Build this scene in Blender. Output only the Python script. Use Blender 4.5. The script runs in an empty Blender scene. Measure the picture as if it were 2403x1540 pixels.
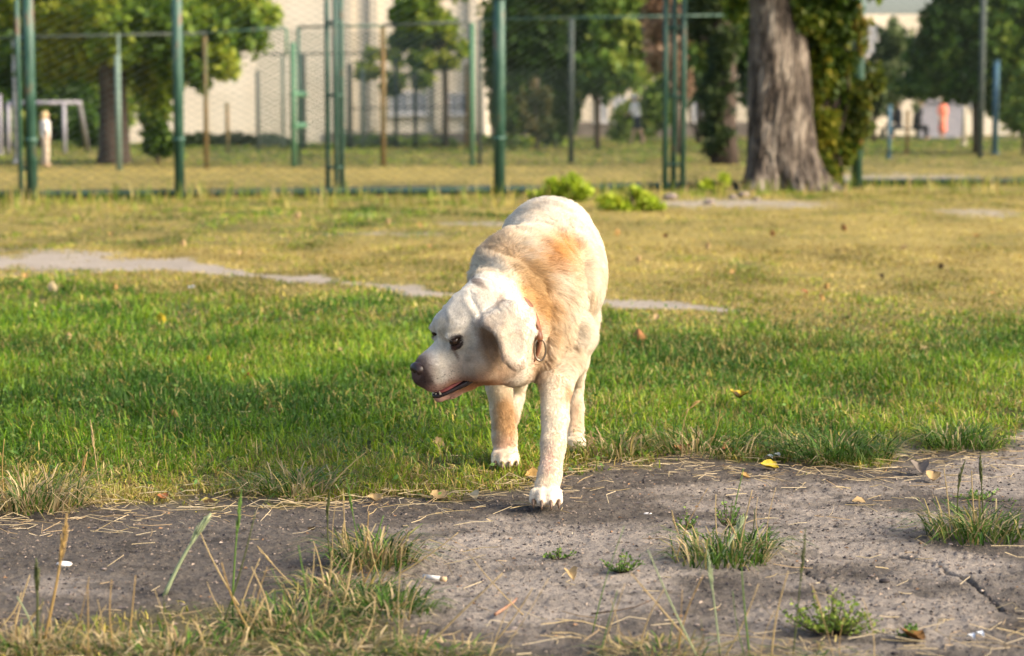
import bpy, math, random
import numpy as np
from mathutils import Vector
from mathutils.bvhtree import BVHTree
R = math.radians
scene = bpy.context.scene
COL = scene.collection

# ------------------------------------------------------------------ camera, world, sun, exposure
WD, HD, FP = 2403.0, 1540.0, 5000.0          # measuring frame of the photograph, focal length in its pixels
CAMH, HOR = 0.82, 270.0
PITCH = math.atan((HD / 2 - HOR) / FP)
cam_d = bpy.data.cameras.new('camera'); cam = bpy.data.objects.new('camera', cam_d); COL.objects.link(cam)
cam.location = (0, 0, CAMH); cam.rotation_euler = (math.pi / 2 - PITCH, 0, 0)
cam_d.sensor_width = 36; cam_d.lens = 36 * FP / WD
cam_d.clip_start = 0.05; cam_d.clip_end = 3000
cam_d.dof.use_dof = True; cam_d.dof.focus_distance = 4.5; cam_d.dof.aperture_fstop = 5.0
scene.camera = cam

SUN_EL, SUN_ROT = R(32), R(111)
world = bpy.data.worlds.new('World'); scene.world = world; world.use_nodes = True
wn = world.node_tree.nodes; wl = world.node_tree.links
sky = wn.new('ShaderNodeTexSky'); sky.sky_type = 'NISHITA'; sky.sun_disc = False
sky.air_density = 1.0; sky.dust_density = 4.0; sky.ozone_density = 1.0; sky.sun_elevation = SUN_EL; sky.sun_rotation = SUN_ROT
wl.new(sky.outputs['Color'], wn['Background'].inputs['Color']); wn['Background'].inputs['Strength'].default_value = 0.15
sun_d = bpy.data.lights.new('sun', 'SUN'); sun = bpy.data.objects.new('sun', sun_d); COL.objects.link(sun)
sun_d.energy = 2.5; sun_d.angle = R(24); sun_d.color = (1.0, 0.86, 0.66)
sdir = Vector((math.sin(SUN_ROT) * math.cos(SUN_EL), math.cos(SUN_ROT) * math.cos(SUN_EL), math.sin(SUN_EL)))
sun.rotation_euler = sdir.to_track_quat('Z', 'Y').to_euler()
scene.view_settings.view_transform = 'Standard'; scene.view_settings.look = 'None'
scene.view_settings.exposure = 1.16; scene.view_settings.gamma = 1.0
scene.cycles.use_denoising = True
scene.cycles.max_bounces = 6; scene.cycles.transparent_max_bounces = 8

# ------------------------------------------------------------------ measuring helpers
sp, cp = math.sin(PITCH), math.cos(PITCH)
def at(x, y, Y):
    u, v = (x - WD / 2) / FP, (HD / 2 - y) / FP
    d = (u, cp + sp * v, -sp + cp * v)
    k = Y / d[1]
    return Vector((d[0] * k, Y, CAMH + d[2] * k))
def gY(y):
    return CAMH / math.tan(PITCH + math.atan((y - HD / 2) / FP))
def proj(X, Y, Z):
    Z = Z - CAMH
    f = Y * cp - Z * sp; v = Y * sp + Z * cp
    f = np.maximum(f, 1e-3)
    return WD / 2 + FP * X / f, HD / 2 - FP * v / f
rng = np.random.default_rng(7)
_perm = rng.random((256, 256)).astype(np.float32)
def vnoise(x, y):
    xi = np.floor(x).astype(np.int64); yi = np.floor(y).astype(np.int64)
    fx = x - xi; fy = y - yi
    fx = fx * fx * (3 - 2 * fx); fy = fy * fy * (3 - 2 * fy)
    a = _perm[xi & 255, yi & 255]; b = _perm[(xi + 1) & 255, yi & 255]
    c = _perm[xi & 255, (yi + 1) & 255]; d = _perm[(xi + 1) & 255, (yi + 1) & 255]
    return (a * (1 - fx) + b * fx) * (1 - fy) + (c * (1 - fx) + d * fx) * fy
def fbm(x, y, o=4):
    s = 0; a = .5
    for i in range(o):
        s = s + a * vnoise(x + 17.3 * i, y + 9.1 * i); x = x * 2.03; y = y * 2.03; a *= .5
    return s / (1 - .5 ** o)
def sstep(a, b, x):
    t = np.clip((x - a) / (b - a), 0, 1); return t * t * (3 - 2 * t)

# ------------------------------------------------------------------ object helpers
def tag(o, label=None, cat=None, group=None, kind=None):
    for k, v in (('label', label), ('category', cat), ('group', group), ('kind', kind)):
        if v: o[k] = v
    return o
def thing(name, label, cat, loc=(0, 0, 0), group=None):
    o = bpy.data.objects.new(name, None); COL.objects.link(o); o.location = loc; o.empty_display_size = .1
    return tag(o, label, cat, group)
def obj(name, V, F, mat=None, parent=None, col=None, smooth=True):
    """V (n,3) world coords; F list of arrays each (m,k)"""
    V = np.asarray(V, np.float32)
    if isinstance(F, np.ndarray): F = [F]
    F = [np.asarray(f, np.int32) for f in F if len(f)]
    me = bpy.data.meshes.new(name)
    me.vertices.add(len(V)); me.vertices.foreach_set('co', V.ravel())
    flat = np.concatenate([f.ravel() for f in F])
    tot = np.concatenate([np.full(len(f), f.shape[1], np.int32) for f in F])
    st = np.concatenate([[0], np.cumsum(tot)[:-1]]).astype(np.int32)
    me.loops.add(len(flat)); me.loops.foreach_set('vertex_index', flat)
    me.polygons.add(len(tot)); me.polygons.foreach_set('loop_start', st)
    me.polygons.foreach_set('use_smooth', np.full(len(tot), smooth, bool))
    me.update(calc_edges=True)
    if col is not None:
        c = np.ones((len(V), 4), np.float32); c[:, :3] = col
        a = me.color_attributes.new('col', 'FLOAT_COLOR', 'POINT'); a.data.foreach_set('color', c.ravel())
    if mat: me.materials.append(mat)
    o = bpy.data.objects.new(name, me); COL.objects.link(o)
    if parent is not None:
        o.parent = parent; o.matrix_parent_inverse = parent_inv(parent)
    return o
def parent_inv(p):
    from mathutils import Matrix           # parts are built in world coordinates: only an Empty parent is off the origin
    return Matrix.Translation(p.location).inverted() if p.type == 'EMPTY' else Matrix.Identity(4)
class MB:
    def __init__(s): s.v = []; s.f4 = []; s.f3 = []; s.n = 0; s.c = []
    def add(s, v, f4=(), f3=(), c=None):
        v = np.asarray(v, float); s.v.append(v)
        if len(f4): s.f4.append(np.asarray(f4) + s.n)
        if len(f3): s.f3.append(np.asarray(f3) + s.n)
        s.c.append(np.tile(np.array(c if c is not None else (1, 1, 1), float), (len(v), 1)) if (c is None or np.ndim(c) == 1) else np.asarray(c))
        s.n += len(v)
    def box(s, a, b, c=None):
        a = np.array(a, float); b = np.array(b, float)
        v = [[(a, b)[i][0], (a, b)[j][1], (a, b)[k][2]] for i in (0, 1) for j in (0, 1) for k in (0, 1)]
        s.add(v, [[0, 1, 3, 2], [4, 6, 7, 5], [0, 4, 5, 1], [2, 3, 7, 6], [0, 2, 6, 4], [1, 5, 7, 3]], c=c)
    def tube(s, pts, rad, seg=8, c=None, cap=True):
        pts = [np.array(p, float) for p in pts]; n = len(pts)
        if np.ndim(rad) == 0: rad = [rad] * n
        V = []; ref = None
        for i, p in enumerate(pts):
            t = pts[min(i + 1, n - 1)] - pts[max(i - 1, 0)]; t /= (np.linalg.norm(t) + 1e-9)
            if ref is None:
                ref = np.array([1., 0, 0]) if abs(t[0]) < .8 else np.array([0, 1., 0])
            a = np.cross(t, ref); a /= np.linalg.norm(a); b = np.cross(a, t); ref = b
            ang = np.arange(seg) * 2 * math.pi / seg
            V.append(p + rad[i] * (np.outer(np.cos(ang), b) + np.outer(np.sin(ang), a)))
        f = [[i * seg + j, i * seg + (j + 1) % seg, (i + 1) * seg + (j + 1) % seg, (i + 1) * seg + j] for i in range(n - 1) for j in range(seg)]
        V = np.concatenate(V); f3 = []
        if cap:
            V = np.vstack([V, pts[0], pts[-1]]); k = n * seg
            f3 = [[k, (j + 1) % seg, j] for j in range(seg)] + [[k + 1, (n - 1) * seg + j, (n - 1) * seg + (j + 1) % seg] for j in range(seg)]
        s.add(V, f, f3, c)
    def build(s, name, mat=None, parent=None, smooth=True, col=False):
        F = []
        if s.f4: F.append(np.concatenate(s.f4))
        if s.f3: F.append(np.concatenate(s.f3))
        return obj(name, np.concatenate(s.v), F, mat, parent, np.concatenate(s.c) if col else None, smooth)

# ------------------------------------------------------------------ materials
def new_mat(name):
    m = bpy.data.materials.new(name); m.use_nodes = True
    nt = m.node_tree; b = nt.nodes['Principled BSDF']
    return m, nt, b
def noise_node(nt, scale, detail=4, rough=.6, stretch=None, coord='Object'):
    tc = nt.nodes.new('ShaderNodeTexCoord'); n = nt.nodes.new('ShaderNodeTexNoise')
    n.inputs['Scale'].default_value = scale; n.inputs['Detail'].default_value = detail; n.inputs['Roughness'].default_value = rough
    if stretch:
        mp = nt.nodes.new('ShaderNodeMapping'); mp.inputs['Scale'].default_value = stretch
        nt.links.new(tc.outputs[coord], mp.inputs['Vector']); nt.links.new(mp.outputs['Vector'], n.inputs['Vector'])
    else: nt.links.new(tc.outputs[coord], n.inputs['Vector'])
    return n
def ramp(nt, src, stops):
    r = nt.nodes.new('ShaderNodeValToRGB'); e = r.color_ramp.elements
    while len(e) < len(stops): e.new(.5)
    for el, (p, c) in zip(e, stops): el.position = p; el.color = (*c, 1)
    nt.links.new(src, r.inputs['Fac']); return r
def mat_noise(name, stops, scale=8, rough=.8, bump=.0, stretch=None, detail=5, metal=0, spec=.3, bdist=.01):
    m, nt, b = new_mat(name)
    n = noise_node(nt, scale, detail, .6, stretch)
    r = ramp(nt, n.outputs['Fac'], stops)
    nt.links.new(r.outputs['Color'], b.inputs['Base Color'])
    b.inputs['Roughness'].default_value = rough; b.inputs['Metallic'].default_value = metal
    b.inputs['Specular IOR Level'].default_value = spec
    if bump:
        bp = nt.nodes.new('ShaderNodeBump'); bp.inputs['Strength'].default_value = bump; bp.inputs['Distance'].default_value = bdist
        nt.links.new(n.outputs['Fac'], bp.inputs['Height']); nt.links.new(bp.outputs['Normal'], b.inputs['Normal'])
    return m
def mat_attr(name, rough=.6, trans=0., spec=.3, mult=(1, 1, 1)):
    m, nt, b = new_mat(name)
    a = nt.nodes.new('ShaderNodeAttribute'); a.attribute_name = 'col'
    b.inputs['Roughness'].default_value = rough; b.inputs['Specular IOR Level'].default_value = spec
    nt.links.new(a.outputs['Color'], b.inputs['Base Color'])
    if trans:
        t = nt.nodes.new('ShaderNodeBsdfTranslucent'); mx = nt.nodes.new('ShaderNodeMixShader')
        nt.links.new(a.outputs['Color'], t.inputs['Color']); mx.inputs['Fac'].default_value = trans
        nt.links.new(b.outputs[0], mx.inputs[1]); nt.links.new(t.outputs[0], mx.inputs[2])
        nt.links.new(mx.outputs[0], nt.nodes['Material Output'].inputs['Surface'])
    return m
M = {}
M['grass'] = mat_attr('grass_blades', .55, .35, .25)
M['leaf'] = mat_attr('foliage', .5, .35, .3)
M['dryleaf'] = mat_attr('dry_leaf', .7, .2, .2)
M['stone'] = mat_attr('stone_chips', .85, 0, .3)
M['green_paint'] = mat_noise('green_painted_steel', [(.30, (.014, .048, .034)), (.48, (.028, .082, .058)), (.60, (.055, .115, .085)), (.70, (.15, .08, .045))], 9, .5, .2, (1, 1, .35), spec=.4)
M['pale_green'] = mat_noise('pale_green_paint', [(.3, (.06, .15, .085)), (.6, (.09, .20, .12)), (.8, (.12, .10, .06))], 7, .6, 0, (1, 1, .3))
M['grey_green'] = mat_noise('weathered_grey_green_paint', [(.3, (.10, .16, .13)), (.6, (.16, .22, .18)), (.8, (.13, .09, .06))], 7, .7, 0, (1, 1, .3))
M['rail'] = mat_noise('dark_green_rail', [(.3, (.008, .028, .024)), (.6, (.014, .045, .038)), (.75, (.03, .03, .02))], 5, .7)
M['rusty'] = mat_noise('rusty_green_steel', [(.35, (.06, .09, .05)), (.5, (.14, .10, .04)), (.7, (.22, .13, .05))], 4, .8, 0, (1, 1, .25))
M['dark_steel'] = mat_noise('dark_weathered_steel', [(.3, (.03, .05, .045)), (.7, (.08, .09, .08))], 6, .7)
M['chalk_paint'] = mat_noise('chalky_white_paint', [(.4, (.30, .29, .30)), (.5, (.8, .78, .78))], 14, .7, 0, (1, 1, 2.2))
M['blue_paint'] = mat_noise('blue_paint', [(.3, (.04, .10, .15)), (.7, (.06, .15, .21))], 6, .6)
M['white_paint'] = mat_noise('white_paint', [(.3, (.26, .25, .29)), (.7, (.38, .36, .39))], 6, .6)
M['wire'] = mat_noise('fence_wire', [(.3, (.05, .08, .07)), (.7, (.10, .13, .11))], 6, .5)
M['bark'] = mat_noise('bark_brown', [(.3, (.03, .022, .018)), (.6, (.09, .065, .05)), (.8, (.15, .12, .10))], 5, .9, .8, (3, 3, .5), bdist=.05)

# ------------------------------------------------------------------ ground zones (on the real ground plane)
EX = [-900, 0, 250, 500, 800, 1100, 1230, 1330, 1500, 1650, 1800, 2080, 2120, 2200, 2340, 2400, 3300]
EY = [1235, 1205, 1195, 1172, 1150, 1152, 1135, 1098, 1082, 1068, 1080, 1078, 1045, 1055, 1050, 1005, 960]
def ell(x, y, cx, cy, rx, ry):
    return np.sqrt(((x - cx) / rx) ** 2 + ((y - cy) / ry) ** 2)
def zones(X, Y):
    """-> dirt (dark soil 0..1), sand (pale bare 0..1), dry (straw share 0..1)"""
    x, y = proj(X, Y, np.zeros_like(X))
    n1 = fbm(X * 2.2 + 5, Y * 2.2) - .5; n2 = fbm(X * 9 + 3, Y * 9 + 8) - .5; n3 = fbm(X * .8 + 40, Y * .5 + 3) - .5
    edge = np.interp(x, EX, EY)
    yy = y + n2 * 70 + n1 * 40
    dirt = sstep(edge - 22, edge + 12, yy)
    # grass creeping back in at the camera's feet, strongest lower left
    low = sstep(0, 1, (y + n1 * 120 - np.interp(x, [-900, 0, 400, 900, 1050, 1400, 1800, 2100, 2500, 3300], [1420, 1455, 1395, 1440, 1500, 1530, 1490, 1560, 1600, 1600])) / 60)
    dirt = dirt * (1 - .55 * low)
    wob = n1 * 60 * 4.5 / np.maximum(Y, 3) + n2 * 16 * 4.5 / np.maximum(Y, 3)
    yw = y + wob; wy = n1 * 16 + (fbm(X * 22 + 3, Y * 7 + 8, 3) - .5) * 16 * np.minimum(1, 9 / np.maximum(Y, 1)) ** .5
    s = np.zeros_like(X)
    def blob(cx, cy, rx, ry, soft=.35):
        return 1 - sstep(1 - soft, 1 + soft, ell(x + n1 * 160, y + wy + n2 * 8, cx, cy, rx, ry))
    pc = np.interp(x, [-900, 0, 450, 560, 640, 760, 1050, 1250, 1400, 1600, 1760, 1900], [606, 612, 622, 640, 652, 657, 686, 700, 709, 718, 728, 735])
    pw = np.interp(x, [-900, 0, 350, 480, 600, 640, 1000, 1100, 1400, 1560, 1700, 1800], [36, 28, 23, 13, 5, 8, 7.5, 6, 8, 10, 6, -6])
    rag = (fbm(X * 7 + 3, Y * 3 + 8, 4) - .5) * 1.5 + (fbm(X * 1.9 + 7, Y * .8, 3) - .5) * 1.0
    s = np.maximum(s, 1 - sstep(.35, 1.25, np.abs(y + n1 * 10 - pc) / np.maximum(pw, .01) + rag * np.where(pw > 12, 1.15, 1.4) + (pw < 0) * 5))
    for cx, cy, rx, ry in ((2310, 500, 70, 5), (1120, 522, 70, 5), (900, 548, 120, 3)):
        s = np.maximum(s, .8 * blob(cx, cy, rx, ry, .6))
    s = np.maximum(s, blob(1740, 479, 200, 8) * .9)
    s = np.maximum(s, .9 * (1 - sstep(4, 9, np.abs(y - np.interp(x, [0, 400, 1200, 1700, 2050, 2400], [462, 450, 441, 437, 420, 428]) + n1 * 6))) * sstep(200, 400, x) * (1 - sstep(2150, 2300, x)))
    s = np.maximum(s, blob(2100, 417, 190, 7))
    # dryness
    dryL = np.interp(y, [270, 340, 385, 398, 440, 465, 520, 590, 660, 700, 760, 1050, 1130, 1200, 1400, 1540], [.25, .22, .35, .9, .85, .45, .5, .75, .55, .35, .16, .16, .50, .85, .55, .6])
    dryR = np.interp(y, [270, 340, 385, 398, 440, 465, 520, 590, 660, 700, 760, 850, 1040, 1130, 1200, 1400, 1540], [.25, .22, .45, .75, .7, .7, .9, .95, .9, .8, .50, .26, .32, .62, .8, .5, .6])
    t = sstep(1000, 1500, x)
    dry = dryL * (1 - t) + dryR * t + n3 * .55 + n1 * .45
    dry = dry + (fbm(X * 3.1 + 60, Y * 1.3 + 3, 4) - .5) * .95 * sstep(6.5, 9, Y)
    return dirt, s, np.clip(dry - .10 * sstep(740, 800, y) * (1 - sstep(1040, 1120, y)), 0, 1), x, y
def gz(X, Y):
    X = np.asarray(X, float); Y = np.asarray(Y, float)
    a = sstep(2.4, 3.2, Y) * (1 - sstep(30, 60, Y))
    return (fbm(X * 1.3, Y * 1.3, 3) - .5) * .03 * a - .004
def G(x, y):
    """ground point seen at photo position (x, y)"""
    Y = gY(y); p = at(x, y, Y)
    return Vector((p.x, Y, float(gz(p.x, Y))))

ys = np.concatenate([[-60, -25, -8, -2, 1.0, 2.2], np.linspace(2.6, 5.2, 480), 5.2 + (np.geomspace(1, 60, 420) - 1) * .9, [75, 100, 150, 300, 700, 1500]])
ys = np.unique(np.round(ys, 5))
ts = np.concatenate([[-120, -30, -9, -4, -2.2, -1.4], np.linspace(-1, 1, 520), [1.4, 2.2, 4, 9, 30, 120]])
YY, TT = np.meshgrid(ys, ts, indexing='ij'); XX = TT * .30 * np.maximum(YY, 3)
dirt, sand, dry, px, py = zones(XX, YY)
ZZ = gz(XX, YY)
near = (1 - sstep(6, 7, YY)) * sstep(2.5, 2.8, YY) * (np.abs(TT) <= 1)
clod = (fbm(XX * 45, YY * 45, 3) - .5) * .007 + np.maximum(fbm(XX * 130, YY * 130, 2) - .62, 0) * .02
ZZ = ZZ + clod * near * dirt
# the crack across the soil on the right
def crack_d(x, y, pts):
    d = np.full_like(x, 1e9)
    for (ax, ay), (bx, by) in zip(pts[:-1], pts[1:]):
        t = np.clip(((x - ax) * (bx - ax) + (y - ay) * (by - ay)) / ((bx - ax) ** 2 + (by - ay) ** 2), 0, 1)
        d = np.minimum(d, np.hypot(x - ax - t * (bx - ax), (y - ay - t * (by - ay)) * 1.6))
    return d
cr = np.minimum(crack_d(px + (fbm(XX * 60, YY * 60) - .5) * 14, py, [(2110, 1308), (2200, 1325), (2220, 1345), (2270, 1360), (2310, 1392), (2350, 1425)]),
                crack_d(px, py, [(1880, 1325), (1895, 1350), (1930, 1366)]) + 1.5)
for pl in ([(2110, 1308), (2060, 1330), (1990, 1322), (1930, 1366)], [(1640, 1140), (1700, 1152), (1745, 1182), (1830, 1190)], [(2350, 1425), (2420, 1440)], [(2030, 1225), (2100, 1245), (2170, 1240)], [(1930, 1366), (1960, 1420), (2050, 1450), (2140, 1440)], [(200, 1290), (300, 1302), (420, 1296)]):
    cr = np.minimum(cr, crack_d(px + (fbm(XX * 50 + 4, YY * 50) - .5) * 22, py + (fbm(XX * 30, YY * 30 + 5) - .5) * 10, pl) + 2.2)
ck = (1 - sstep(2, 5, cr)) * near
ZZ = ZZ - ck * .008
cs = fbm(XX * 6 + 2, YY * 6); cl = fbm(XX * 1.7 + 9, YY * 2.4 + 4)
soil = np.array([.112, .098, .084]); pale = np.array([.27, .238, .205])
k = sstep(.50, .66, cl * .65 + cs * .35 + .12 * (1 - sstep(.5, 1, ell(px, py, 1300, 1330, 420, 130))) + .08 * (1 - sstep(.4, 1, ell(px, py, 1780, 1260, 260, 60))) + .12 * (1 - sstep(.4, 1, ell(px, py, 2330, 1120, 200, 60))))[..., None]
C_d = soil * (1 - k) + pale * k
C_d = C_d * (.72 + .56 * fbm(XX * 3.3 + 21, YY * 9 + 4, 5)[..., None]) * (1 - .35 * sstep(.60, .72, fbm(XX * 11 + 5, YY * 20 + 7, 4))[..., None])
C_sand = np.array([.36, .315, .26]) * (.85 + .3 * cs[..., None])
green = np.array([.040, .055, .016]); straw = np.array([.31, .245, .07])
straw_ = straw * (.55 + .45 * sstep(6, 10, YY))[..., None]
C_g = green * (1 - dry[..., None]) + straw_ * dry[..., None]
C_g = C_g * (.7 + .6 * fbm(XX * 14, YY * 14)[..., None])
Cc = C_g * (1 - dirt[..., None]) + C_d * dirt[..., None]
Cc = Cc * (1 - sand[..., None]) + C_sand * sand[..., None]
Cc = Cc * (1 - .6 * ck[..., None])
nr, nc = XX.shape
idx = np.arange(nr * nc).reshape(nr, nc)
Fq = np.stack([idx[:-1, :-1], idx[:-1, 1:], idx[1:, 1:], idx[1:, :-1]], -1).reshape(-1, 4)
gm, nt, b = new_mat('soil_and_turf')
a = nt.nodes.new('ShaderNodeAttribute'); a.attribute_name = 'col'
n1 = noise_node(nt, 260, 3, .7); n2 = noise_node(nt, 55, 6, .75)
r1 = ramp(nt, n1.outputs['Fac'], [(.30, (.62, .60, .60)), (.48, (1, 1, 1)), (.66, (1.0, 1.0, 1.0)), (.8, (1.3, 1.22, 1.12))])
r2 = ramp(nt, n2.outputs['Fac'], [(.3, (.65, .65, .68)), (.55, (1.05, 1.03, 1.0)), (.75, (1.25, 1.2, 1.15))])
mx1 = nt.nodes.new('ShaderNodeMix'); mx1.data_type = 'RGBA'; mx1.blend_type = 'MULTIPLY'; mx1.inputs['Factor'].default_value = 1
mx2 = nt.nodes.new('ShaderNodeMix'); mx2.data_type = 'RGBA'; mx2.blend_type = 'MULTIPLY'; mx2.inputs['Factor'].default_value = 1
nt.links.new(a.outputs['Color'], mx1.inputs[6]); nt.links.new(r1.outputs['Color'], mx1.inputs[7])
nt.links.new(mx1.outputs[2], mx2.inputs[6]); nt.links.new(r2.outputs['Color'], mx2.inputs[7])
nt.links.new(mx2.outputs[2], b.inputs['Base Color']); b.inputs['Roughness'].default_value = .92; b.inputs['Specular IOR Level'].default_value = .15
bp = nt.nodes.new('ShaderNodeBump'); bp.inputs['Strength'].default_value = .9; bp.inputs['Distance'].default_value = .004
nt.links.new(n1.outputs['Fac'], bp.inputs['Height'])
bp2 = nt.nodes.new('ShaderNodeBump'); bp2.inputs['Strength'].default_value = .6; bp2.inputs['Distance'].default_value = .012
nt.links.new(n2.outputs['Fac'], bp2.inputs['Height']); nt.links.new(bp.outputs['Normal'], bp2.inputs['Normal'])
nt.links.new(bp2.outputs['Normal'], b.inputs['Normal'])
ground = obj('ground', np.stack([XX, YY, ZZ], -1).reshape(-1, 3), Fq, gm, None, Cc.reshape(-1, 3))
tag(ground, kind='structure')

# ------------------------------------------------------------------ far buildings
def wallbox(mb, x0, x1, y_top, Y, depth, ztop=None, z0=-.2):
    a = at(x0, 300, Y); b_ = at(x1, 300, Y); zt = ztop if ztop is not None else at(0, y_top, Y).z
    mb.box((a.x, Y, z0), (b_.x, Y + depth, zt))
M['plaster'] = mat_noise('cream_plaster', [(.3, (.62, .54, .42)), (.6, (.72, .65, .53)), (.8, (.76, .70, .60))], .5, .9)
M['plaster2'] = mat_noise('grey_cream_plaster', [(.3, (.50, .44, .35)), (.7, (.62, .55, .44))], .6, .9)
M['plinth'] = mat_noise('grey_plinth', [(.3, (.10, .085, .075)), (.7, (.2, .17, .15))], 1.5, .9)
M['glass'] = mat_noise('window_glass', [(.3, (.22, .24, .28)), (.7, (.32, .34, .38))], .8, .15, spec=.6)
M['frame'] = mat_noise('white_window_frame', [(.3, (.42, .42, .43)), (.7, (.55, .54, .54))], 3, .6)
M['roof'] = mat_noise('dark_roof_sheet', [(.3, (.10, .06, .05)), (.7, (.16, .10, .08))], 3, .8)
def window(parent, x0, x1, y0, y1, Y):
    a = at(x0, y1, Y); c = at(x1, y0, Y); t = .07
    mb = MB(); mb.box((a.x, Y - .05, a.z), (a.x + t, Y + .02, c.z)); mb.box((c.x - t, Y - .05, a.z), (c.x, Y + .02, c.z))
    mb.box((a.x + t, Y - .05, a.z), (c.x - t, Y + .02, a.z + t)); mb.box((a.x + t, Y - .05, c.z - t), (c.x - t, Y + .02, c.z))
    m = (a.x + c.x) / 2; mb.box((m - t / 2, Y - .047, a.z + t), (m + t / 2, Y + .02, c.z - t))
    w = mb.build('window', M['frame'], parent, smooth=False)
    g = MB(); g.box((a.x + t, Y - .02, a.z + t), (c.x - t, Y + .01, c.z - t)); g.build('pane', M['glass'], w, smooth=False)
    s = MB(); s.box((a.x - .08, Y - .14, a.z - .08), (c.x + .08, Y + .02, a.z - .003)); s.build('sill', M['frame'], w, smooth=False)
YA = 64.0
bA = thing('school_building', 'long cream plastered building behind the middle of the tennis court fences', 'building', at(720, 340, YA))
mb = MB(); wallbox(mb, 300, 1138, 0, YA, 14, 11); mb.build('wall', M['plaster'], bA, smooth=False)
mb = MB(); a = at(300, 300, YA); c = at(1138, 300, YA); mb.box((a.x - .3, YA - .4, 11.01), (c.x + .3, YA + 14.3, 11.6)); mb.build('roof', M['roof'], bA, smooth=False)
mb = MB(); a = at(760, 318, YA); c = at(1138, 300, YA); mb.box((a.x, YA - .06, -.2), (c.x, YA - .002, at(0, 312, YA).z)); mb.build('plinth', M['plinth'], bA, smooth=False)
mb = MB()
for x in (820, 880, 1030, 1112):
    a = at(x, 300, YA); mb.box((a.x - .12, YA - .18, .4), (a.x + .12, YA - .004, 10.9))
mb.build('pilaster', M['plaster2'], bA, smooth=False)
for x0, x1, y0, y1 in ((915, 1003, 215, 268), (1052, 1098, 218, 268)): window(bA, x0, x1, y0, y1, YA)
YB = 84.0
bB = thing('shaded_building', 'lower grey cream building half hidden behind the dark trees in the middle', 'building', at(1500, 320, YB))
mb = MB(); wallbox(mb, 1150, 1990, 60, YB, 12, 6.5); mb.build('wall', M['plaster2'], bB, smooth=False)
a = at(1150, 0, YB); c = at(1990, 0, YB); mb = MB(); mb.box((a.x - .3, YB - .4, 6.51), (c.x + .3, YB + 12, 7.0)); mb.build('roof', M['roof'], bB, smooth=False)
mb = MB(); mb.box((a.x, YB - .06, -.2), (c.x, YB - .002, .55)); mb.build('plinth', M['plinth'], bB, smooth=False)
for x in (1410, 1455, 1570, 1640): window(bB, x - 16, x + 16, 225, 285, YB)
bC = thing('court_side_building', 'cream building with tall white windows beyond the ivy covered trunk at upper right', 'building', at(2200, 316, 88))
mb = MB(); wallbox(mb, 2000, 2600, 34, 88, 12); mb.build('wall', M['plaster'], bC, smooth=False)
for x, y0, y1 in ((2045, 55, 130), (2110, 70, 150), (2230, 70, 150), (2350, 70, 150), (2185, 200, 250), (2290, 190, 250)): window(bC, x - 17, x + 17, y0, y1, 88)
mb = MB(); a = at(2158, 300, 79); c = at(2262, 300, 79); zt = at(0, 240, 79).z; mb.box((a.x, 79, -.1), (c.x, 79.25, zt))
mb.box((a.x - .05, 78.9, zt + .003), (c.x + .05, 79.35, zt + .1))
o = mb.build('low_wall', M['white_paint'], None, smooth=False); tag(o, 'low white wall beyond the court behind the pink clothed person', 'wall')

# ------------------------------------------------------------------ foliage
def leaf_cloud(lobes, n, size, cols, seed, gap=.45, flat=.0):
    """lobes: [(cx,cy,cz,rx,ry,rz)] -> V,F,C of leaf-shaped faces spread through the volume, clumped"""
    g = np.random.default_rng(seed); P = []
    vol = np.array([l[3] * l[4] * l[5] for l in lobes]) ** .75; vol /= vol.sum()
    for l, w in zip(lobes, vol):
        m = int(n * w * 2.2) + 8
        d = g.normal(size=(m, 3)); d /= np.linalg.norm(d, axis=1)[:, None]
        r = g.random(m) ** .42
        rim = .62 + .78 * fbm(d[:, 0] * 3.1 + seed + 9, d[:, 2] * 3.1 + d[:, 1] * 1.7 + 5, 4)
        p = d * (r * rim)[:, None] * np.array(l[3:6]) + np.array(l[:3])
        s = max(.22, .3 * min(l[3:6]))
        q = fbm(p[:, 0] / s + seed * 3.1, p[:, 2] / s + p[:, 1] / s * .7, 3)
        p = p[q > gap + .16 * sstep(.6, 1.0, r) + .05 * (g.random(m) - .5)]; P.append(p[:int(n * w) + 4])
    P = np.concatenate(P); m = len(P)
    S = size * g.uniform(.6, 1.35, m)
    a = g.normal(size=(m, 3)); a[:, 2] -= .5; a /= np.linalg.norm(a, axis=1)[:, None]
    b = np.cross(a, g.normal(size=(m, 3))); b /= np.linalg.norm(b, axis=1)[:, None]
    nn = np.cross(a, b)
    V = np.stack([P, P + (a * .5 + b * .36 + nn * .08) * S[:, None], P + a * S[:, None], P + (a * .5 - b * .36 + nn * .08) * S[:, None]], 1).reshape(-1, 3)
    F = np.arange(m * 4).reshape(-1, 4)
    cols = np.array(cols); big = fbm(P[:, 0] * 1.1 + seed, P[:, 2] * 1.1 + P[:, 1], 3)
    t = np.clip((big - .5) * 1.6 + .5 + g.normal(0, .22, m), 0, .999) * (len(cols) - 1)
    i = t.astype(int); f = (t - i)[:, None]
    c = cols[i] * (1 - f) + cols[np.minimum(i + 1, len(cols) - 1)] * f
    return V, F, np.repeat(c, 4, 0)
DARK = [(.030, .066, .010), (.065, .135, .020), (.13, .22, .028), (.30, .34, .05)]
MID = [(.030, .070, .008), (.085, .165, .018), (.21, .31, .028), (.40, .43, .05)]
LIME = [(.12, .18, .015), (.28, .38, .02), (.42, .52, .03), (.55, .55, .05)]
BROWN = [(.10, .06, .035), (.22, .13, .075), (.32, .20, .12), (.40, .28, .18)]
IVY = [(.018, .040, .005), (.05, .095, .010), (.13, .17, .014), (.36, .30, .03)]
def lobe(x, y, Y, rx, ry, rz=None):
    p = at(x, y, Y); k = Y / FP
    return (p.x, p.y, p.z, rx * k, (rz if rz else (rx + ry) / 2) * k, ry * k)
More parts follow.
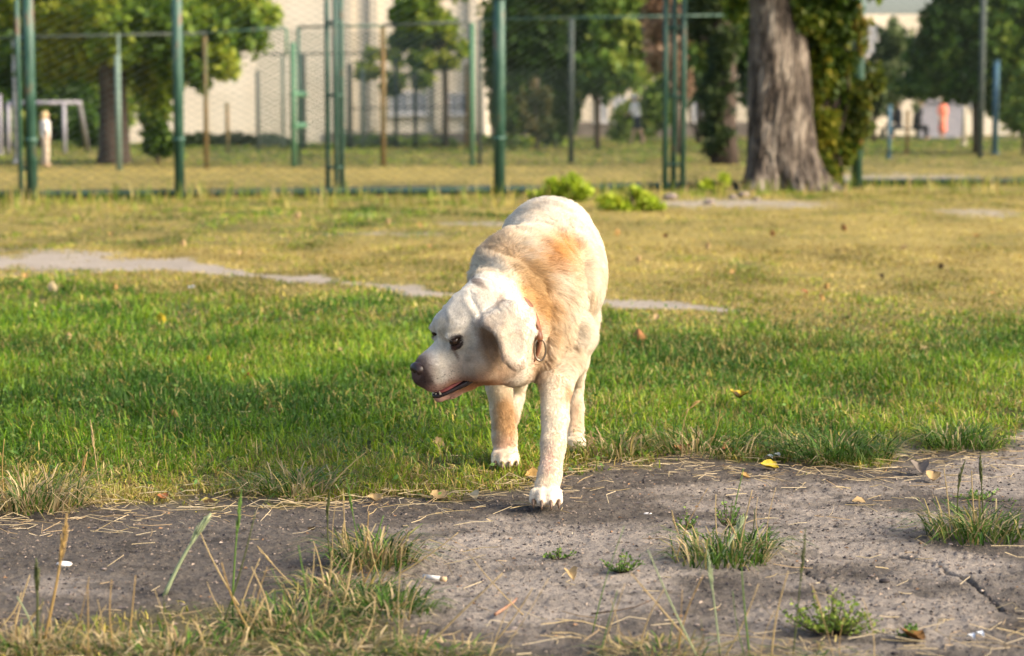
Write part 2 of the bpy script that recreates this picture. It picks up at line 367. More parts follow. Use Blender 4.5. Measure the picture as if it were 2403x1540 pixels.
def tree(name, label, cat, base, Y, lobes, n, size, cols, trunk, seed, gap=.42, group=None, bark='bark'):
    """trunk: [(x,y,halfwidth_px)] bottom to top, in photo positions at depth Y"""
    b0 = at(base[0], base[1], Y)
    t = thing(name, label, cat, (b0.x, Y, 0), group)
    if trunk:
        pts = []; rad = []
        for i, (x, y, w) in enumerate(trunk):
            p = at(x, y, Y); z = p.z if i else -.1; pts.append((p.x, Y, z)); rad.append(w * Y / FP)
        mb = MB(); mb.tube(pts, rad, 14)
        g = random.Random(seed)
        top = pts[-1]
        for l in lobes[:9]:
            e = (l[0], l[1], l[2]); s0 = pts[g.randint(max(0, len(pts) - 2), len(pts) - 1)]
            mid = [(s0[i] + e[i]) / 2 + g.uniform(-.15, .15) for i in range(3)]
            mb.tube([s0, mid, e], [rad[-1] * .55, rad[-1] * .35, rad[-1] * .12], 7)
        mb.build('trunk', M[bark], t)
    V, F, C = leaf_cloud(lobes, n, size, cols, seed, gap)
    obj('crown', V, F, M['leaf'], t, C, smooth=False)
    return t
L = lobe
tree('deciduous_tree', 'large dark tree with thick trunk spreading over the left of the court', 'tree', (268, 392), 36,
     [L(180, 20, 36, 190, 95), L(330, 30, 35, 160, 110), L(480, 20, 36, 130, 120), L(560, 60, 36, 85, 75), L(400, -110, 36, 260, 120), L(500, 150, 35.6, 75, 50), L(110, 130, 36.5, 80, 70), L(180, -140, 36, 240, 120), L(345, 165, 37, 60, 60), L(120, -40, 36, 200, 100), L(590, 30, 36, 70, 60), L(420, 110, 36, 110, 75), L(250, 110, 36.4, 120, 70), L(540, 165, 35.4, 40, 26), L(460, 165, 35.8, 50, 40)],
     80000, .13, MID, [(268, 392, 46), (268, 355, 38), (266, 250, 33), (262, 160, 32), (268, 60, 30), (275, -40, 26)], 3, .40)
tree('background_tree', 'dark bushy tree filling the far left behind the goal frame', 'tree', (90, 350), 54,
     [L(60, 90, 54, 170, 130), L(150, 240, 54, 90, 90), L(20, 260, 54, 110, 90), L(-120, 120, 54, 150, 200), L(200, 120, 55, 110, 120), L(220, 260, 55, 80, 90), L(280, 180, 56, 70, 90)], 46000, .2, DARK, [(100, 350, 14), (100, 200, 12)], 5, .33)
tree('background_tree', 'dark tree beyond the left edge next to the bushy tree behind the goal frame', 'tree', (-330, 350), 56,
     [L(-330, 150, 56, 170, 150), L(-420, 60, 56, 190, 140), L(-300, 270, 56, 130, 80), L(-520, 220, 56, 150, 120)], 16000, .26, DARK, [(-330, 350, 12), (-330, 200, 10)], 55, .33)
tree('young_tree', 'leafy young tree beside the thick left trunk', 'tree', (372, 388), 37,
     [L(355, 250, 37, 44, 90), L(375, 330, 37, 46, 50), L(340, 170, 37, 40, 60), L(395, 200, 37.5, 35, 55)], 5200, .12, MID, [(372, 388, 5), (365, 300, 4), (360, 180, 3)], 6, .47)
tree('slim_tree', 'slim light green tree in front of the cream building', 'tree', (1045, 342), 56,
     [L(985, 15, 56, 75, 36), L(1015, 60, 56, 80, 34), L(950, 40, 56, 50, 30), L(990, 95, 56.5, 95, 26), L(1000, 140, 56, 90, 24), L(900, 128, 56, 60, 16), L(870, 165, 56, 55, 18), L(965, 185, 55.5, 60, 20), L(920, 205, 56, 40, 14), L(1045, -40, 56, 80, 40), L(1080, 110, 56, 36, 20)],
     12500, .17, MID, [(1045, 345, 8), (1046, 250, 7), (1044, 130, 6), (1030, 40, 4)], 8, .50)
tree('broad_tree', 'broad dark tree right of the cream building behind the middle fence post', 'tree', (1400, 335), 52,
     [L(1230, 60, 52, 110, 90), L(1340, 110, 52, 110, 100), L(1440, 60, 52, 120, 100), L(1430, 170, 51, 90, 55), L(1290, 190, 52, 90, 50), L(1500, 120, 52, 60, 80), L(1350, -60, 52, 240, 80), L(1240, 250, 52, 55, 45), L(1180, 140, 53, 50, 90), L(1195, 250, 53, 45, 60), L(1320, 250, 53, 45, 50), L(1290, 300, 53, 60, 25)],
     46000, .2, DARK, [(1402, 338, 7), (1402, 250, 7), (1400, 150, 7)], 9, .36)
tree('sapling', 'thin twin stemmed tree with low reddish leaves right of the central post', 'tree', (1262, 338), 50,
     [L(1255, 240, 50, 42, 60), L(1275, 290, 50, 30, 30)], 2600, .14, [(.05, .07, .02), (.10, .09, .03), (.16, .12, .04)], [(1262, 340, 4), (1258, 250, 3), (1262, 180, 2)], 10, .46)
tree('withered_tree', 'tree with dried pinkish brown foliage behind the right lattice post', 'tree', (1590, 350), 46,
     [L(1545, 40, 46, 38, 60), L(1560, 120, 46, 44, 60), L(1600, 190, 46, 30, 40), L(1590, 60, 46, 40, 60), L(1545, -50, 46, 45, 60)], 7000, .14, BROWN, [(1592, 355, 7), (1588, 200, 6), (1575, 50, 5)], 11, .36)
tree('ivy_covered_tree', 'dark narrow tree wrapped in foliage left of the big grey trunk', 'tree', (1700, 372), 36,
     [L(1680, 320, 36, 45, 50), L(1690, 220, 36, 46, 70), L(1695, 110, 36, 44, 80), L(1680, 10, 36, 55, 70), L(1640, 40, 36.5, 30, 60)],
     15000, .1, [(.012, .02, .008), (.028, .05, .012), (.05, .08, .018), (.10, .13, .03)], [(1700, 378, 36), (1700, 300, 28), (1700, 100, 26), (1700, -40, 24)], 12, .36)
tree('dense_tree', 'dense dark green tree at the upper right corner', 'tree', (2300, 330), 47,
     [L(2220, 50, 47, 75, 60), L(2300, 100, 47, 105, 110), L(2390, 150, 47, 85, 140), L(2370, 20, 47, 130, 90), L(2200, 190, 47.5, 55, 40), L(2280, 190, 47, 90, 45), L(2480, 60, 47, 100, 140), L(2260, -50, 47, 130, 60), L(2170, 120, 47.5, 50, 50), L(2150, 195, 48, 60, 30), L(2340, 225, 47.5, 60, 40)],
     40000, .18, DARK, [(2290, 333, 8), (2290, 240, 8), (2300, 120, 7)], 13, .37)
tree('edge_tree', 'dark bush like tree at the right edge under the dense tree', 'tree', (2400, 335), 44,
     [L(2405, 255, 44, 55, 60), L(2440, 200, 44, 60, 80)], 6000, .15, DARK, [(2402, 338, 4), (2405, 250, 3)], 14, .38)
def bush(name, label, x, y, Y, lobes, n, size, cols, seed, gap=.4, cat='shrub', group=None):
    p = at(x, y, Y); V, F, C = leaf_cloud(lobes, n, size, cols, seed, gap)
    V[:, 2] = np.maximum(V[:, 2], 0.0)
    t = thing(name, label, cat, (p.x, Y, 0), group); obj('foliage', V, F, M['leaf'], t, C, smooth=False)
    g = random.Random(seed); mb = MB()
    for k in range(7):
        l = g.choice(lobes); mb.tube([(p.x + g.uniform(-.1, .1), Y, -.02), ((p.x + l[0]) / 2, Y, l[2] * .6), (l[0] + g.uniform(-.1, .1), l[1], l[2])], [.012, .009, .004], 5)
    mb.build('stem', M['bark'], t)
    return t
tree('wall_tree', 'far dark green tree before the grey cream building left of the ivy trunk', 'tree', (1600, 320), 62,
     [L(1620, 120, 62, 90, 110), L(1560, 10, 62, 110, 70), L(1700, 40, 62, 110, 120), L(1780, 150, 62, 60, 120)], 15000, .24, DARK, [(1640, 325, 6), (1640, 200, 6)], 16, .38)
tree('distant_tree', 'pale green tree seen through the gap right of the ivy', 'tree', (2050, 322), 66,
     [L(2040, 200, 66, 60, 70), L(1980, 120, 66, 60, 90), L(2120, 210, 66, 60, 40), L(2100, 120, 66, 50, 70), L(2190, 160, 66, 60, 50)], 13000, .22, [(.05, .08, .03), (.10, .14, .05), (.16, .19, .07)], [(2050, 325, 6), (2050, 220, 5)], 17, .5)
bush('clipped_hedge', 'long dark clipped hedge at the foot of the cream building', 560, 350, 58,
     [L(470, 334, 58, 50, 20, 60), L(550, 334, 58, 50, 20, 60), L(630, 336, 58, 50, 19, 60), L(400, 334, 58, 40, 18, 60)], 9000, .13, [(.012, .02, .008), (.025, .045, .012), (.04, .07, .016)], 20, .2, 'hedge')
bush('low_shrub', 'grey green low growth along the foot of the far wall behind the centre', 950, 335, 56,
     [L(860, 330, 57, 60, 12), L(960, 332, 57, 60, 11), L(1050, 334, 57, 40, 10), L(1190, 332, 57, 70, 14), L(1280, 330, 57, 50, 12)], 7000, .12, MID, 21, .4)
YS = gY(466)
bush('lime_shrub', 'rounded lime green shrub rising right behind the dog', 1320, 470, gY(474),
     [L(1315, 442, gY(474), 58, 26), L(1275, 452, gY(474), 36, 17), L(1345, 425, gY(474), 20, 22), L(1335, 400, gY(474), 9, 12), L(1295, 425, gY(474), 16, 16), L(1360, 450, gY(474), 26, 22)], 2600, .055, LIME, 22, .40)
bush('lime_shrub', 'low spreading lime green shrub with brown stems left of the big trunk', 1480, 490, gY(494),
     [L(1435, 475, gY(494), 40, 18), L(1495, 468, gY(494), 40, 24), L(1535, 482, gY(494), 32, 14), L(1490, 447, gY(494), 12, 10), L(1470, 488, gY(494), 60, 9)], 2300, .05, [(.12, .07, .04), (.20, .28, .02), (.38, .50, .03), (.5, .52, .05)], 23, .42)
bush('sprouting_weed', 'small bright green sprouts in front of the court left of the big trunk', 1680, 450, gY(455),
     [L(1660, 432, gY(455), 16, 12), L(1700, 425, gY(455), 14, 20), L(1690, 440, gY(455), 24, 9)], 420, .05, LIME, 24, .42)

bush('dark_shrub', 'dark shrub mass behind the striding child in the white cap', 1510, 332, 68,
     [L(1490, 280, 68, 50, 50), L(1540, 250, 68, 40, 60), L(1470, 310, 68, 40, 25)], 5000, .2, DARK, 26, .3)
# the big old trunk
YT = gY(446)
bm_, nt, b = new_mat('old_grey_bark')
na = noise_node(nt, 3.0, 8, .75, (2.4, 2.4, .62)); nb = noise_node(nt, 11, 6, .75, (2.0, 2.0, .75))
ra = ramp(nt, na.outputs['Fac'], [(.40, (.020, .015, .012)), (.47, (.10, .076, .058)), (.54, (.24, .195, .155)), (.63, (.50, .43, .35))])
rb = ramp(nt, nb.outputs['Fac'], [(.35, (.45, .42, .4)), (.6, (1, 1, 1))])
mx = nt.nodes.new('ShaderNodeMix'); mx.data_type = 'RGBA'; mx.blend_type = 'MULTIPLY'; mx.inputs['Factor'].default_value = .8
nt.links.new(ra.outputs['Color'], mx.inputs[6]); nt.links.new(rb.outputs['Color'], mx.inputs[7]); nt.links.new(mx.outputs[2], b.inputs['Base Color'])
b.inputs['Roughness'].default_value = .92
bp = nt.nodes.new('ShaderNodeBump'); bp.inputs['Strength'].default_value = 1; bp.inputs['Distance'].default_value = .05
nt.links.new(nb.outputs['Fac'], bp.inputs['Height']); nt.links.new(bp.outputs['Normal'], b.inputs['Normal'])
pb = at(1845, 446, YT)
big = thing('old_tree', 'massive old tree with flared grey trunk and ivy on its right side', 'tree', (pb.x, YT, 0))
rows = []
prof = [(452, 1728, 1975), (440, 1733, 1958), (420, 1738, 1943), (395, 1741, 1928), (360, 1743, 1916), (300, 1745, 1908), (220, 1748, 1904), (150, 1751, 1900), (90, 1753, 1893), (40, 1755, 1884), (-20, 1755, 1878), (-120, 1758, 1872), (-300, 1760, 1865)]
fy = np.linspace(452, -300, 120); p_y = [p[0] for p in prof][::-1]
xl = np.interp(fy, p_y, [p[1] for p in prof][::-1]); xr = np.interp(fy, p_y, [p[2] for p in prof][::-1])
NA = 260; ang = np.arange(NA) * 2 * math.pi / NA
for i, y in enumerate(fy):
    c = at((xl[i] + xr[i]) / 2, y, YT); r = (xr[i] - xl[i]) / 2 * YT / FP
    fl = math.exp(-max(0, 452 - y) / 55)
    rr = 1 + .09 * np.sin(3 * ang + .6 + y * .004) + .05 * (fbm(np.cos(ang) * 2.2 + 4 + y * .006, np.sin(ang) * 2.2 + 4, 3) - .5) * 2 + fl * (.20 * np.sin(5 * ang + 1.0 + .3 * np.sin(2 * ang)) + .12 * np.sin(8 * ang + .5))
    rr -= .16 * np.exp(-((np.angle(np.exp(1j * (ang - (-.75))))) / .13) ** 2) * (.4 + .6 * fl + .3 * (y > 150))
    rr += .025 * (fbm(np.cos(ang) * 5 + 9, np.sin(ang) * 5 + y * .01, 3) - .5) * 2
    rid = np.abs(fbm(np.cos(ang) * 8 + 20 + y * .016, np.sin(ang) * 8 + 20 + y * .013, 4) - .5) * 2
    rr -= .15 * (1 - np.minimum(rid * 4.5, 1)) * (.6 + .4 * fl)
    rr /= 1.05
    rows.append(np.stack([c.x + np.cos(ang) * r * rr, YT + np.sin(ang) * r * rr * .95, np.full(NA, c.z)], 1))
V = np.concatenate(rows); ii = np.arange(len(fy) * NA).reshape(len(fy), NA)
F = np.stack([ii[:-1], np.roll(ii, -1, 1)[:-1], np.roll(ii, -1, 1)[1:], ii[1:]], -1).reshape(-1, 4)
obj('trunk', V, F, bm_, big)
V, F, C = leaf_cloud([L(1880, -140, YT, 260, 90), L(1740, -170, YT - .5, 200, 90), L(1990, -60, YT, 110, 60), L(1730, 20, YT + .6, 30, 45)], 12000, .11, MID, 31, .42)
obj('crown', V, F, M['leaf'], big, C, smooth=False)
iv = thing('ivy', 'dark ivy hanging thickly down the right side of the big trunk', 'ivy', (at(1945, 446, YT + .3).x, YT + .3, 0))
V, F, C = leaf_cloud([L(1925, 380, YT + .45, 34, 70, 30), L(1942, 410, YT + .4, 30, 40, 25), L(1935, 280, YT + .4, 42, 80, 30), L(1930, 180, YT + .4, 44, 80, 30), L(1925, 90, YT + .3, 52, 70, 35), L(1900, 25, YT - .1, 62, 50, 35), L(1960, 40, YT + .1, 60, 70, 40), L(1975, 330, YT + .5, 38, 60, 30), L(1990, 230, YT + .5, 40, 60, 30), L(1965, 130, YT + .45, 46, 60, 30)], 30000, .068, IVY, 32, .27)
obj('leaf_mass', V, F, M['leaf'], iv, C, smooth=False)
V, F, C = leaf_cloud([L(2040, 230, YT + .4, 45, 60, 30), L(2055, 190, YT + .4, 36, 40, 25), L(2015, 150, YT + .4, 34, 60, 25), L(2020, 290, YT + .4, 36, 36, 25), L(2075, 210, YT + .4, 20, 20, 20), L(2000, 60, YT + .3, 42, 40, 25)], 2600, .075, [(.03, .05, .01), (.07, .10, .015), (.16, .18, .02), (.24, .15, .03)], 33, .5)
obj('hanging_spray', V, F, M['leaf'], iv, C, smooth=False)
mb = MB(); g = random.Random(5)
for k in range(9):
    x = 1930 + g.uniform(-25, 60); pts = [at(x + g.uniform(-18, 18) + (1915 - x) * .3 * (1 - j / 4), 446 - j * 110, YT + .38) for j in range(5)]
    pts[0].z = 0; mb.tube(pts, .018, 6)
mb.build('vine', M['bark'], iv)
# dead leaves and stones round the trunk foot
g = random.Random(3)
def rock_mesh(r, seed, sq=.6):
    h = np.random.default_rng(seed); V = []; n = 10; m = 7
    for i in range(m + 1):
        for j in range(n):
            t = math.pi * i / m; p = 2 * math.pi * j / n; V.append((math.sin(t) * math.cos(p), math.sin(t) * math.sin(p), math.cos(t)))
    V = np.array(V); w = 1 + .5 * (fbm(V[:, 0] * 1.3 + seed, V[:, 1] * 1.3 + V[:, 2] * 1.7 + seed, 3) - .5)
    V = V * w[:, None] * r * np.array([1.2, .9, sq])
    F = [[i * n + j, i * n + (j + 1) % n, (i + 1) * n + (j + 1) % n, (i + 1) * n + j] for i in range(m) for j in range(n)]
    return V, np.array(F)
M['rock'] = mat_noise('rough_stone', [(.3, (.13, .10, .085)), (.6, (.27, .22, .19)), (.8, (.38, .33, .30))], 30, .9, .6)
M['darkrock'] = mat_noise('dark_stone', [(.3, (.018, .014, .014)), (.7, (.05, .04, .038))], 60, .7, .6, bdist=.003)
M['whiterock'] = mat_noise('white_stone', [(.3, (.62, .57, .52)), (.7, (.78, .74, .7))], 90, .6, .3, bdist=.002)
def rock(name, label, x, y, rpx, mat, seed, sq=.6, group=None):
    p = G(x, y); r = rpx * p.y / FP; V, F = rock_mesh(r, seed, sq)
    o = obj(name, V + np.array([p.x, p.y, p.z + r * sq * .55]), F, M[mat], None); return tag(o, label, 'stone', group)
for i, (x, y, r, lb) in enumerate([(1720, 466, 9, 'rough tan stone left of the big trunk base, leftmost of the row'), (1745, 462, 12, 'larger reddish stone near the big trunk base beside the sprouts'), (1775, 470, 8, 'grey stone in front of the big trunk foot'), (1665, 478, 11, 'small grey stone lying between the lime shrub and the trunk'), (1572, 468, 14, 'grey block at the foot of the right lattice post')]):
    rock('stone', lb, x, y, r, 'rock', 40 + i, .7)

# ------------------------------------------------------------------ fences
def pole_pts(x, yb, yt):
    p = G(x, yb); return (p.x, p.y, -.05), (p.x, p.y, at(x, yt, p.y).z)
def pole(mb, x, yb, yt, wpx, seg=12):
    a, c = pole_pts(x, yb, yt); mb.tube([a, c], wpx / 2 * a[1] / FP, seg); return a, c
def chain(x0, y0, x1, y1, z0, z1, pitch, r):
    Lh = math.hypot(x1 - x0, y1 - y0); n = int(Lh / pitch); m = int((z1 - z0) / (pitch / 2))
    i = np.arange(n)[:, None]; j = np.arange(m + 1)[None, :]
    out = []
    for ph in (0,):
        s = (i + .5 + ((j + i) % 2 - .5) * 1.0 * 1.0) * pitch
        s = (i + ((j + i) % 2)) * pitch - 0 * i
        X = x0 + (x1 - x0) * s / Lh; Y = y0 + (y1 - y0) * s / Lh; Z = z0 + j * pitch / 2 + 0 * i
        A = np.stack([X[:, :-1], Y[:, :-1], Z[:, :-1]], -1).reshape(-1, 3); B = np.stack([X[:, 1:], Y[:, 1:], Z[:, 1:]], -1).reshape(-1, 3)
        d = B - A; d /= np.linalg.norm(d, axis=1)[:, None]
        e1 = np.cross(d, np.array([0, 1., 0])); e1 /= np.linalg.norm(e1, axis=1)[:, None]; e2 = np.cross(d, e1)
        ring = [e1 * math.cos(a) + e2 * math.sin(a) for a in (0, 2.094, 4.189)]
        V = np.stack([A + ring[0] * r, A + ring[1] * r, A + ring[2] * r, B + ring[0] * r, B + ring[1] * r, B + ring[2] * r], 1).reshape(-1, 3)
        base = np.arange(len(A))[:, None, None] * 6; f = np.array([[0, 1, 4, 3], [1, 2, 5, 4], [2, 0, 3, 5]])[None]
        out.append((V, (base + f).reshape(-1, 4)))
    return out[0]
def lattice(parent, x, yb, yt, offs, wpx, label=None):
    mb = MB(); P = []
    for k, (dx, dY) in enumerate(offs):
        p = G(x + dx, yb); Y = p.y + dY; X = p.x * Y / p.y
        zt = at(x, yt, Y).z; mb.tube([(X, Y, -.05), (X, Y, zt)], wpx / 2 * Y / FP, 10); P.append((X, Y))
    z = .28
    while z < 4.2:
        for a_, c_ in ((0, 1), (1, 2), (0, 2)):
            mb.tube([(P[a_][0], P[a_][1], z), (P[c_][0], P[c_][1], z)], .016, 8)
        z += .74
    o = mb.build('lattice_post', M['green_paint'], parent)
    if label: o['label'] = label
f1 = thing('court_fence', 'green steel and chain link fence running right across behind the dog', 'fence', G(1201, 457))
FX = [(-420, 470), (62, 467), (420, 464), (785, 460), (1172, 456), (1580, 445), (2010, 438), (2440, 434), (2900, 430)]
for x, y, w in ((76, 468, 26), (50, 469, 11), (422, 465, 24), (1172, 456, 27), (2010, 440, 26), (2440, 434, 24), (-420, 470, 24), (2900, 430, 24)):
    mb = MB(); a_, c_ = pole(mb, x, y, -160, w, 16)
    if w > 20:
        for z in (.55, 2.0): mb.tube([(a_[0], a_[1], z), (a_[0], a_[1], z + .05)], w / 2 * a_[1] / FP * 1.16, 16)
    o = mb.build('post', M['green_paint'], f1)
lattice(f1, 786, 458, -160, ((-16, 0), (4, -.12), (17, .12)), 12)
lattice(f1, 1582, 447, -160, ((-22, 0), (-2, .14), (20, -.05)), 13)
for s in ((0, 6), (6, 8)):
    mb = MB(); pts = [G(*FX[i]) for i in range(s[0], s[1] + 1)]
    mb.tube([(p.x, p.y + .03, .045) for p in pts], .040, 8); mb.build('bottom_rail', M['rail'], f1)
pA, pB = G(50, 468), G(76, 468)
for z in (.30, 1.55, 3.0): mb = MB(); mb.tube([(pA.x, pA.y, z), (pB.x, pB.y, z)], .02, 8); mb.build('rung', M['green_paint'], f1)
for i in range(len(FX) - 1):
    a_, c_ = G(*FX[i]), G(*FX[i + 1])
    V, F = chain(a_.x, a_.y, c_.x, c_.y, .06, 2.3, .07, .0019)
    obj('chain_link', V, F, M['wire'], f1, smooth=False)
# far side fence of the court
f2 = thing('far_fence', 'second row of rusty green fence posts with rails across the far side of the court', 'fence', G(900, 390))
for x, yb, yt, w, mat in ((485, 395, 85, 11, 'rusty'), (690, 391, 100, 13, 'pale_green'), (703, 388, 62, 8, 'green_paint'), (900, 390, 58, 12, 'rusty'),
                          (1108, 388, 55, 13, 'pale_green'), (1126, 388, 45, 9, 'dark_steel'), (1340, 382, 42, 13, 'dark_steel'), (2300, 371, -60, 14, 'dark_steel'), (1985, 375, 80, 10, 'grey_green'), (280, 400, 130, 14, 'grey_green'), (283, 400, 80, 6, 'grey_green'), (-120, 398, 80, 11, 'rusty')):
    mb = MB(); pole(mb, x, yb, yt, w); mb.build('post', M[mat], f2)
def rail(parent, p0, p1, Y, w, mat, name='rail'):
    mb = MB(); a_ = at(*p0, Y); c_ = at(*p1, Y); mb.tube([a_, c_], w / 2 * Y / FP, 8); return mb.build(name, M[mat], parent)
Y2 = gY(390)
rail(f2, (703, 64), (900, 60), Y2 - .3, 6, 'green_paint'); rail(f2, (900, 60), (1100, 52), Y2 - .3, 7, 'dark_steel'); rail(f2, (1126, 46), (1700, 36), Y2, 5, 'green_paint')
rail(f2, (-150, 92), (485, 78), gY(398), 6, 'dark_steel'); rail(f2, (485, 76), (672, 66), gY(396), 6, 'green_paint'); rail(f2, (672, 66), (672, 130), gY(396), 6, 'pale_green')
for x0, yb0, x1, yb1 in ((485, 395, 690, 391), (703, 389, 1108, 389), (1126, 388, 1340, 382), (1340, 382, 1985, 375)):
    a_, c_ = G(x0, yb0), G(x1, yb1); V, F = chain(a_.x, a_.y, c_.x, c_.y, .1, 1.65 if x0 > 690 else 1.2, .10, .0022); obj('chain_link', V, F, M['wire'], f2, smooth=False)
for z in (.65, 1.15): 
    mb = MB(); a_, c_ = G(690, 391), G(703, 389); mb.tube([(a_.x - .02, a_.y, z), (c_.x + .1, c_.y, z)], .05, 8); mb.build('clamp', M['pale_green'], f2)
# third row, near the building
f3 = thing('outer_fence', 'low dark wire fence with thin posts in front of the cream building', 'fence', G(850, 350))
for x, yb, yt, w, mat in ((606, 352, 165, 9, 'dark_steel'), (534, 358, 240, 9, 'rusty'), (665, 350, 130, 7, 'grey_green'), (712, 349, 125, 14, 'dark_steel'), (822, 348, 150, 12, 'dark_steel'), (852, 348, 160, 8, 'grey_green'), (930, 347, 135, 9, 'dark_steel'), (975, 347, 165, 9, 'dark_steel'), (1095, 346, 150, 9, 'rusty'), (1280, 345, 175, 12, 'grey_green'), (1303, 345, 190, 9, 'dark_steel')):
    mb = MB(); pole(mb, x, yb, yt, w); mb.build('post', M[mat], f3)
rail(f3, (612, 128), (935, 124), gY(349), 4, 'dark_steel'); rail(f3, (820, 255), (1095, 250), gY(348), 3, 'dark_steel')
a_, c_ = G(606, 351), G(1095, 347); V, F = chain(a_.x, a_.y, c_.x, c_.y, .1, 2.9, .11, .011); obj('chain_link', V, F, M['wire'], f3, smooth=False)
def lone_pole(name, label, cat, x, yb, yt, w, mat):
    mb = MB(); a_, c_ = pole(mb, x, yb, yt, w); mb.tube([c_, (c_[0], c_[1], c_[2] + .03)], w / 2 * a_[1] / FP * 1.1, 12); mb.tube([(a_[0], a_[1], 0), (a_[0], a_[1], .04)], w / 2 * a_[1] / FP * 1.6, 12)
    o = mb.build(name, M[mat]); tag(o, label, cat)
lone_pole('white_pole', 'tall thin white pole beside the leftmost green fence posts', 'pole', 41, 383, -60, 13, 'chalk_paint')
lone_pole('blue_pole', 'blue painted pole at the far right of the court', 'pole', 2334, 362, 145, 14, 'blue_paint')
lone_pole('short_pole', 'short blue grey pole near the dark clothed people', 'pole', 2086, 372, 250, 9, 'blue_paint')
lone_pole('thin_pole', 'thin rusty pole between the short blue pole and the white wall', 'pole', 2128, 362, 262, 8, 'rusty')
lone_pole('timber_pole', 'pale pole in front of the low white wall right end', 'pole', 2262, 340, 190, 11, 'plaster2')
lone_pole('pale_pole', 'whitish pole at the extreme left edge of the frame', 'pole', 2, 362, 225, 9, 'white_paint')
# small goal frame
gl = thing('goal_frame', 'small white goal frame behind the leftmost fence posts', 'goal frame', G(150, 360))
Yg = gY(360)
def P3(x, y, Y): return tuple(at(x, y, Y))
k0 = at(152, 360, Yg)
mb = MB(); mb.tube([(k0.x, Yg, -.02), P3(150, 243, Yg)], .045, 10); mb.build('upright', M['white_paint'], gl)
k1 = at(20, 360, Yg); mb = MB(); mb.tube([(k1.x, Yg, -.02), P3(20, 243, Yg)], .045, 10); mb.build('upright', M['white_paint'], gl)
mb = MB(); mb.tube([P3(16, 242, Yg), P3(186, 241, Yg)], .042, 10); mb.build('crossbar', M['white_paint'], gl)
mb = MB(); mb.tube([P3(186, 241, Yg), (at(206, 345, Yg + 3).x, Yg + 3, 0)], .05, 8); mb.build('brace', M['white_paint'], gl)

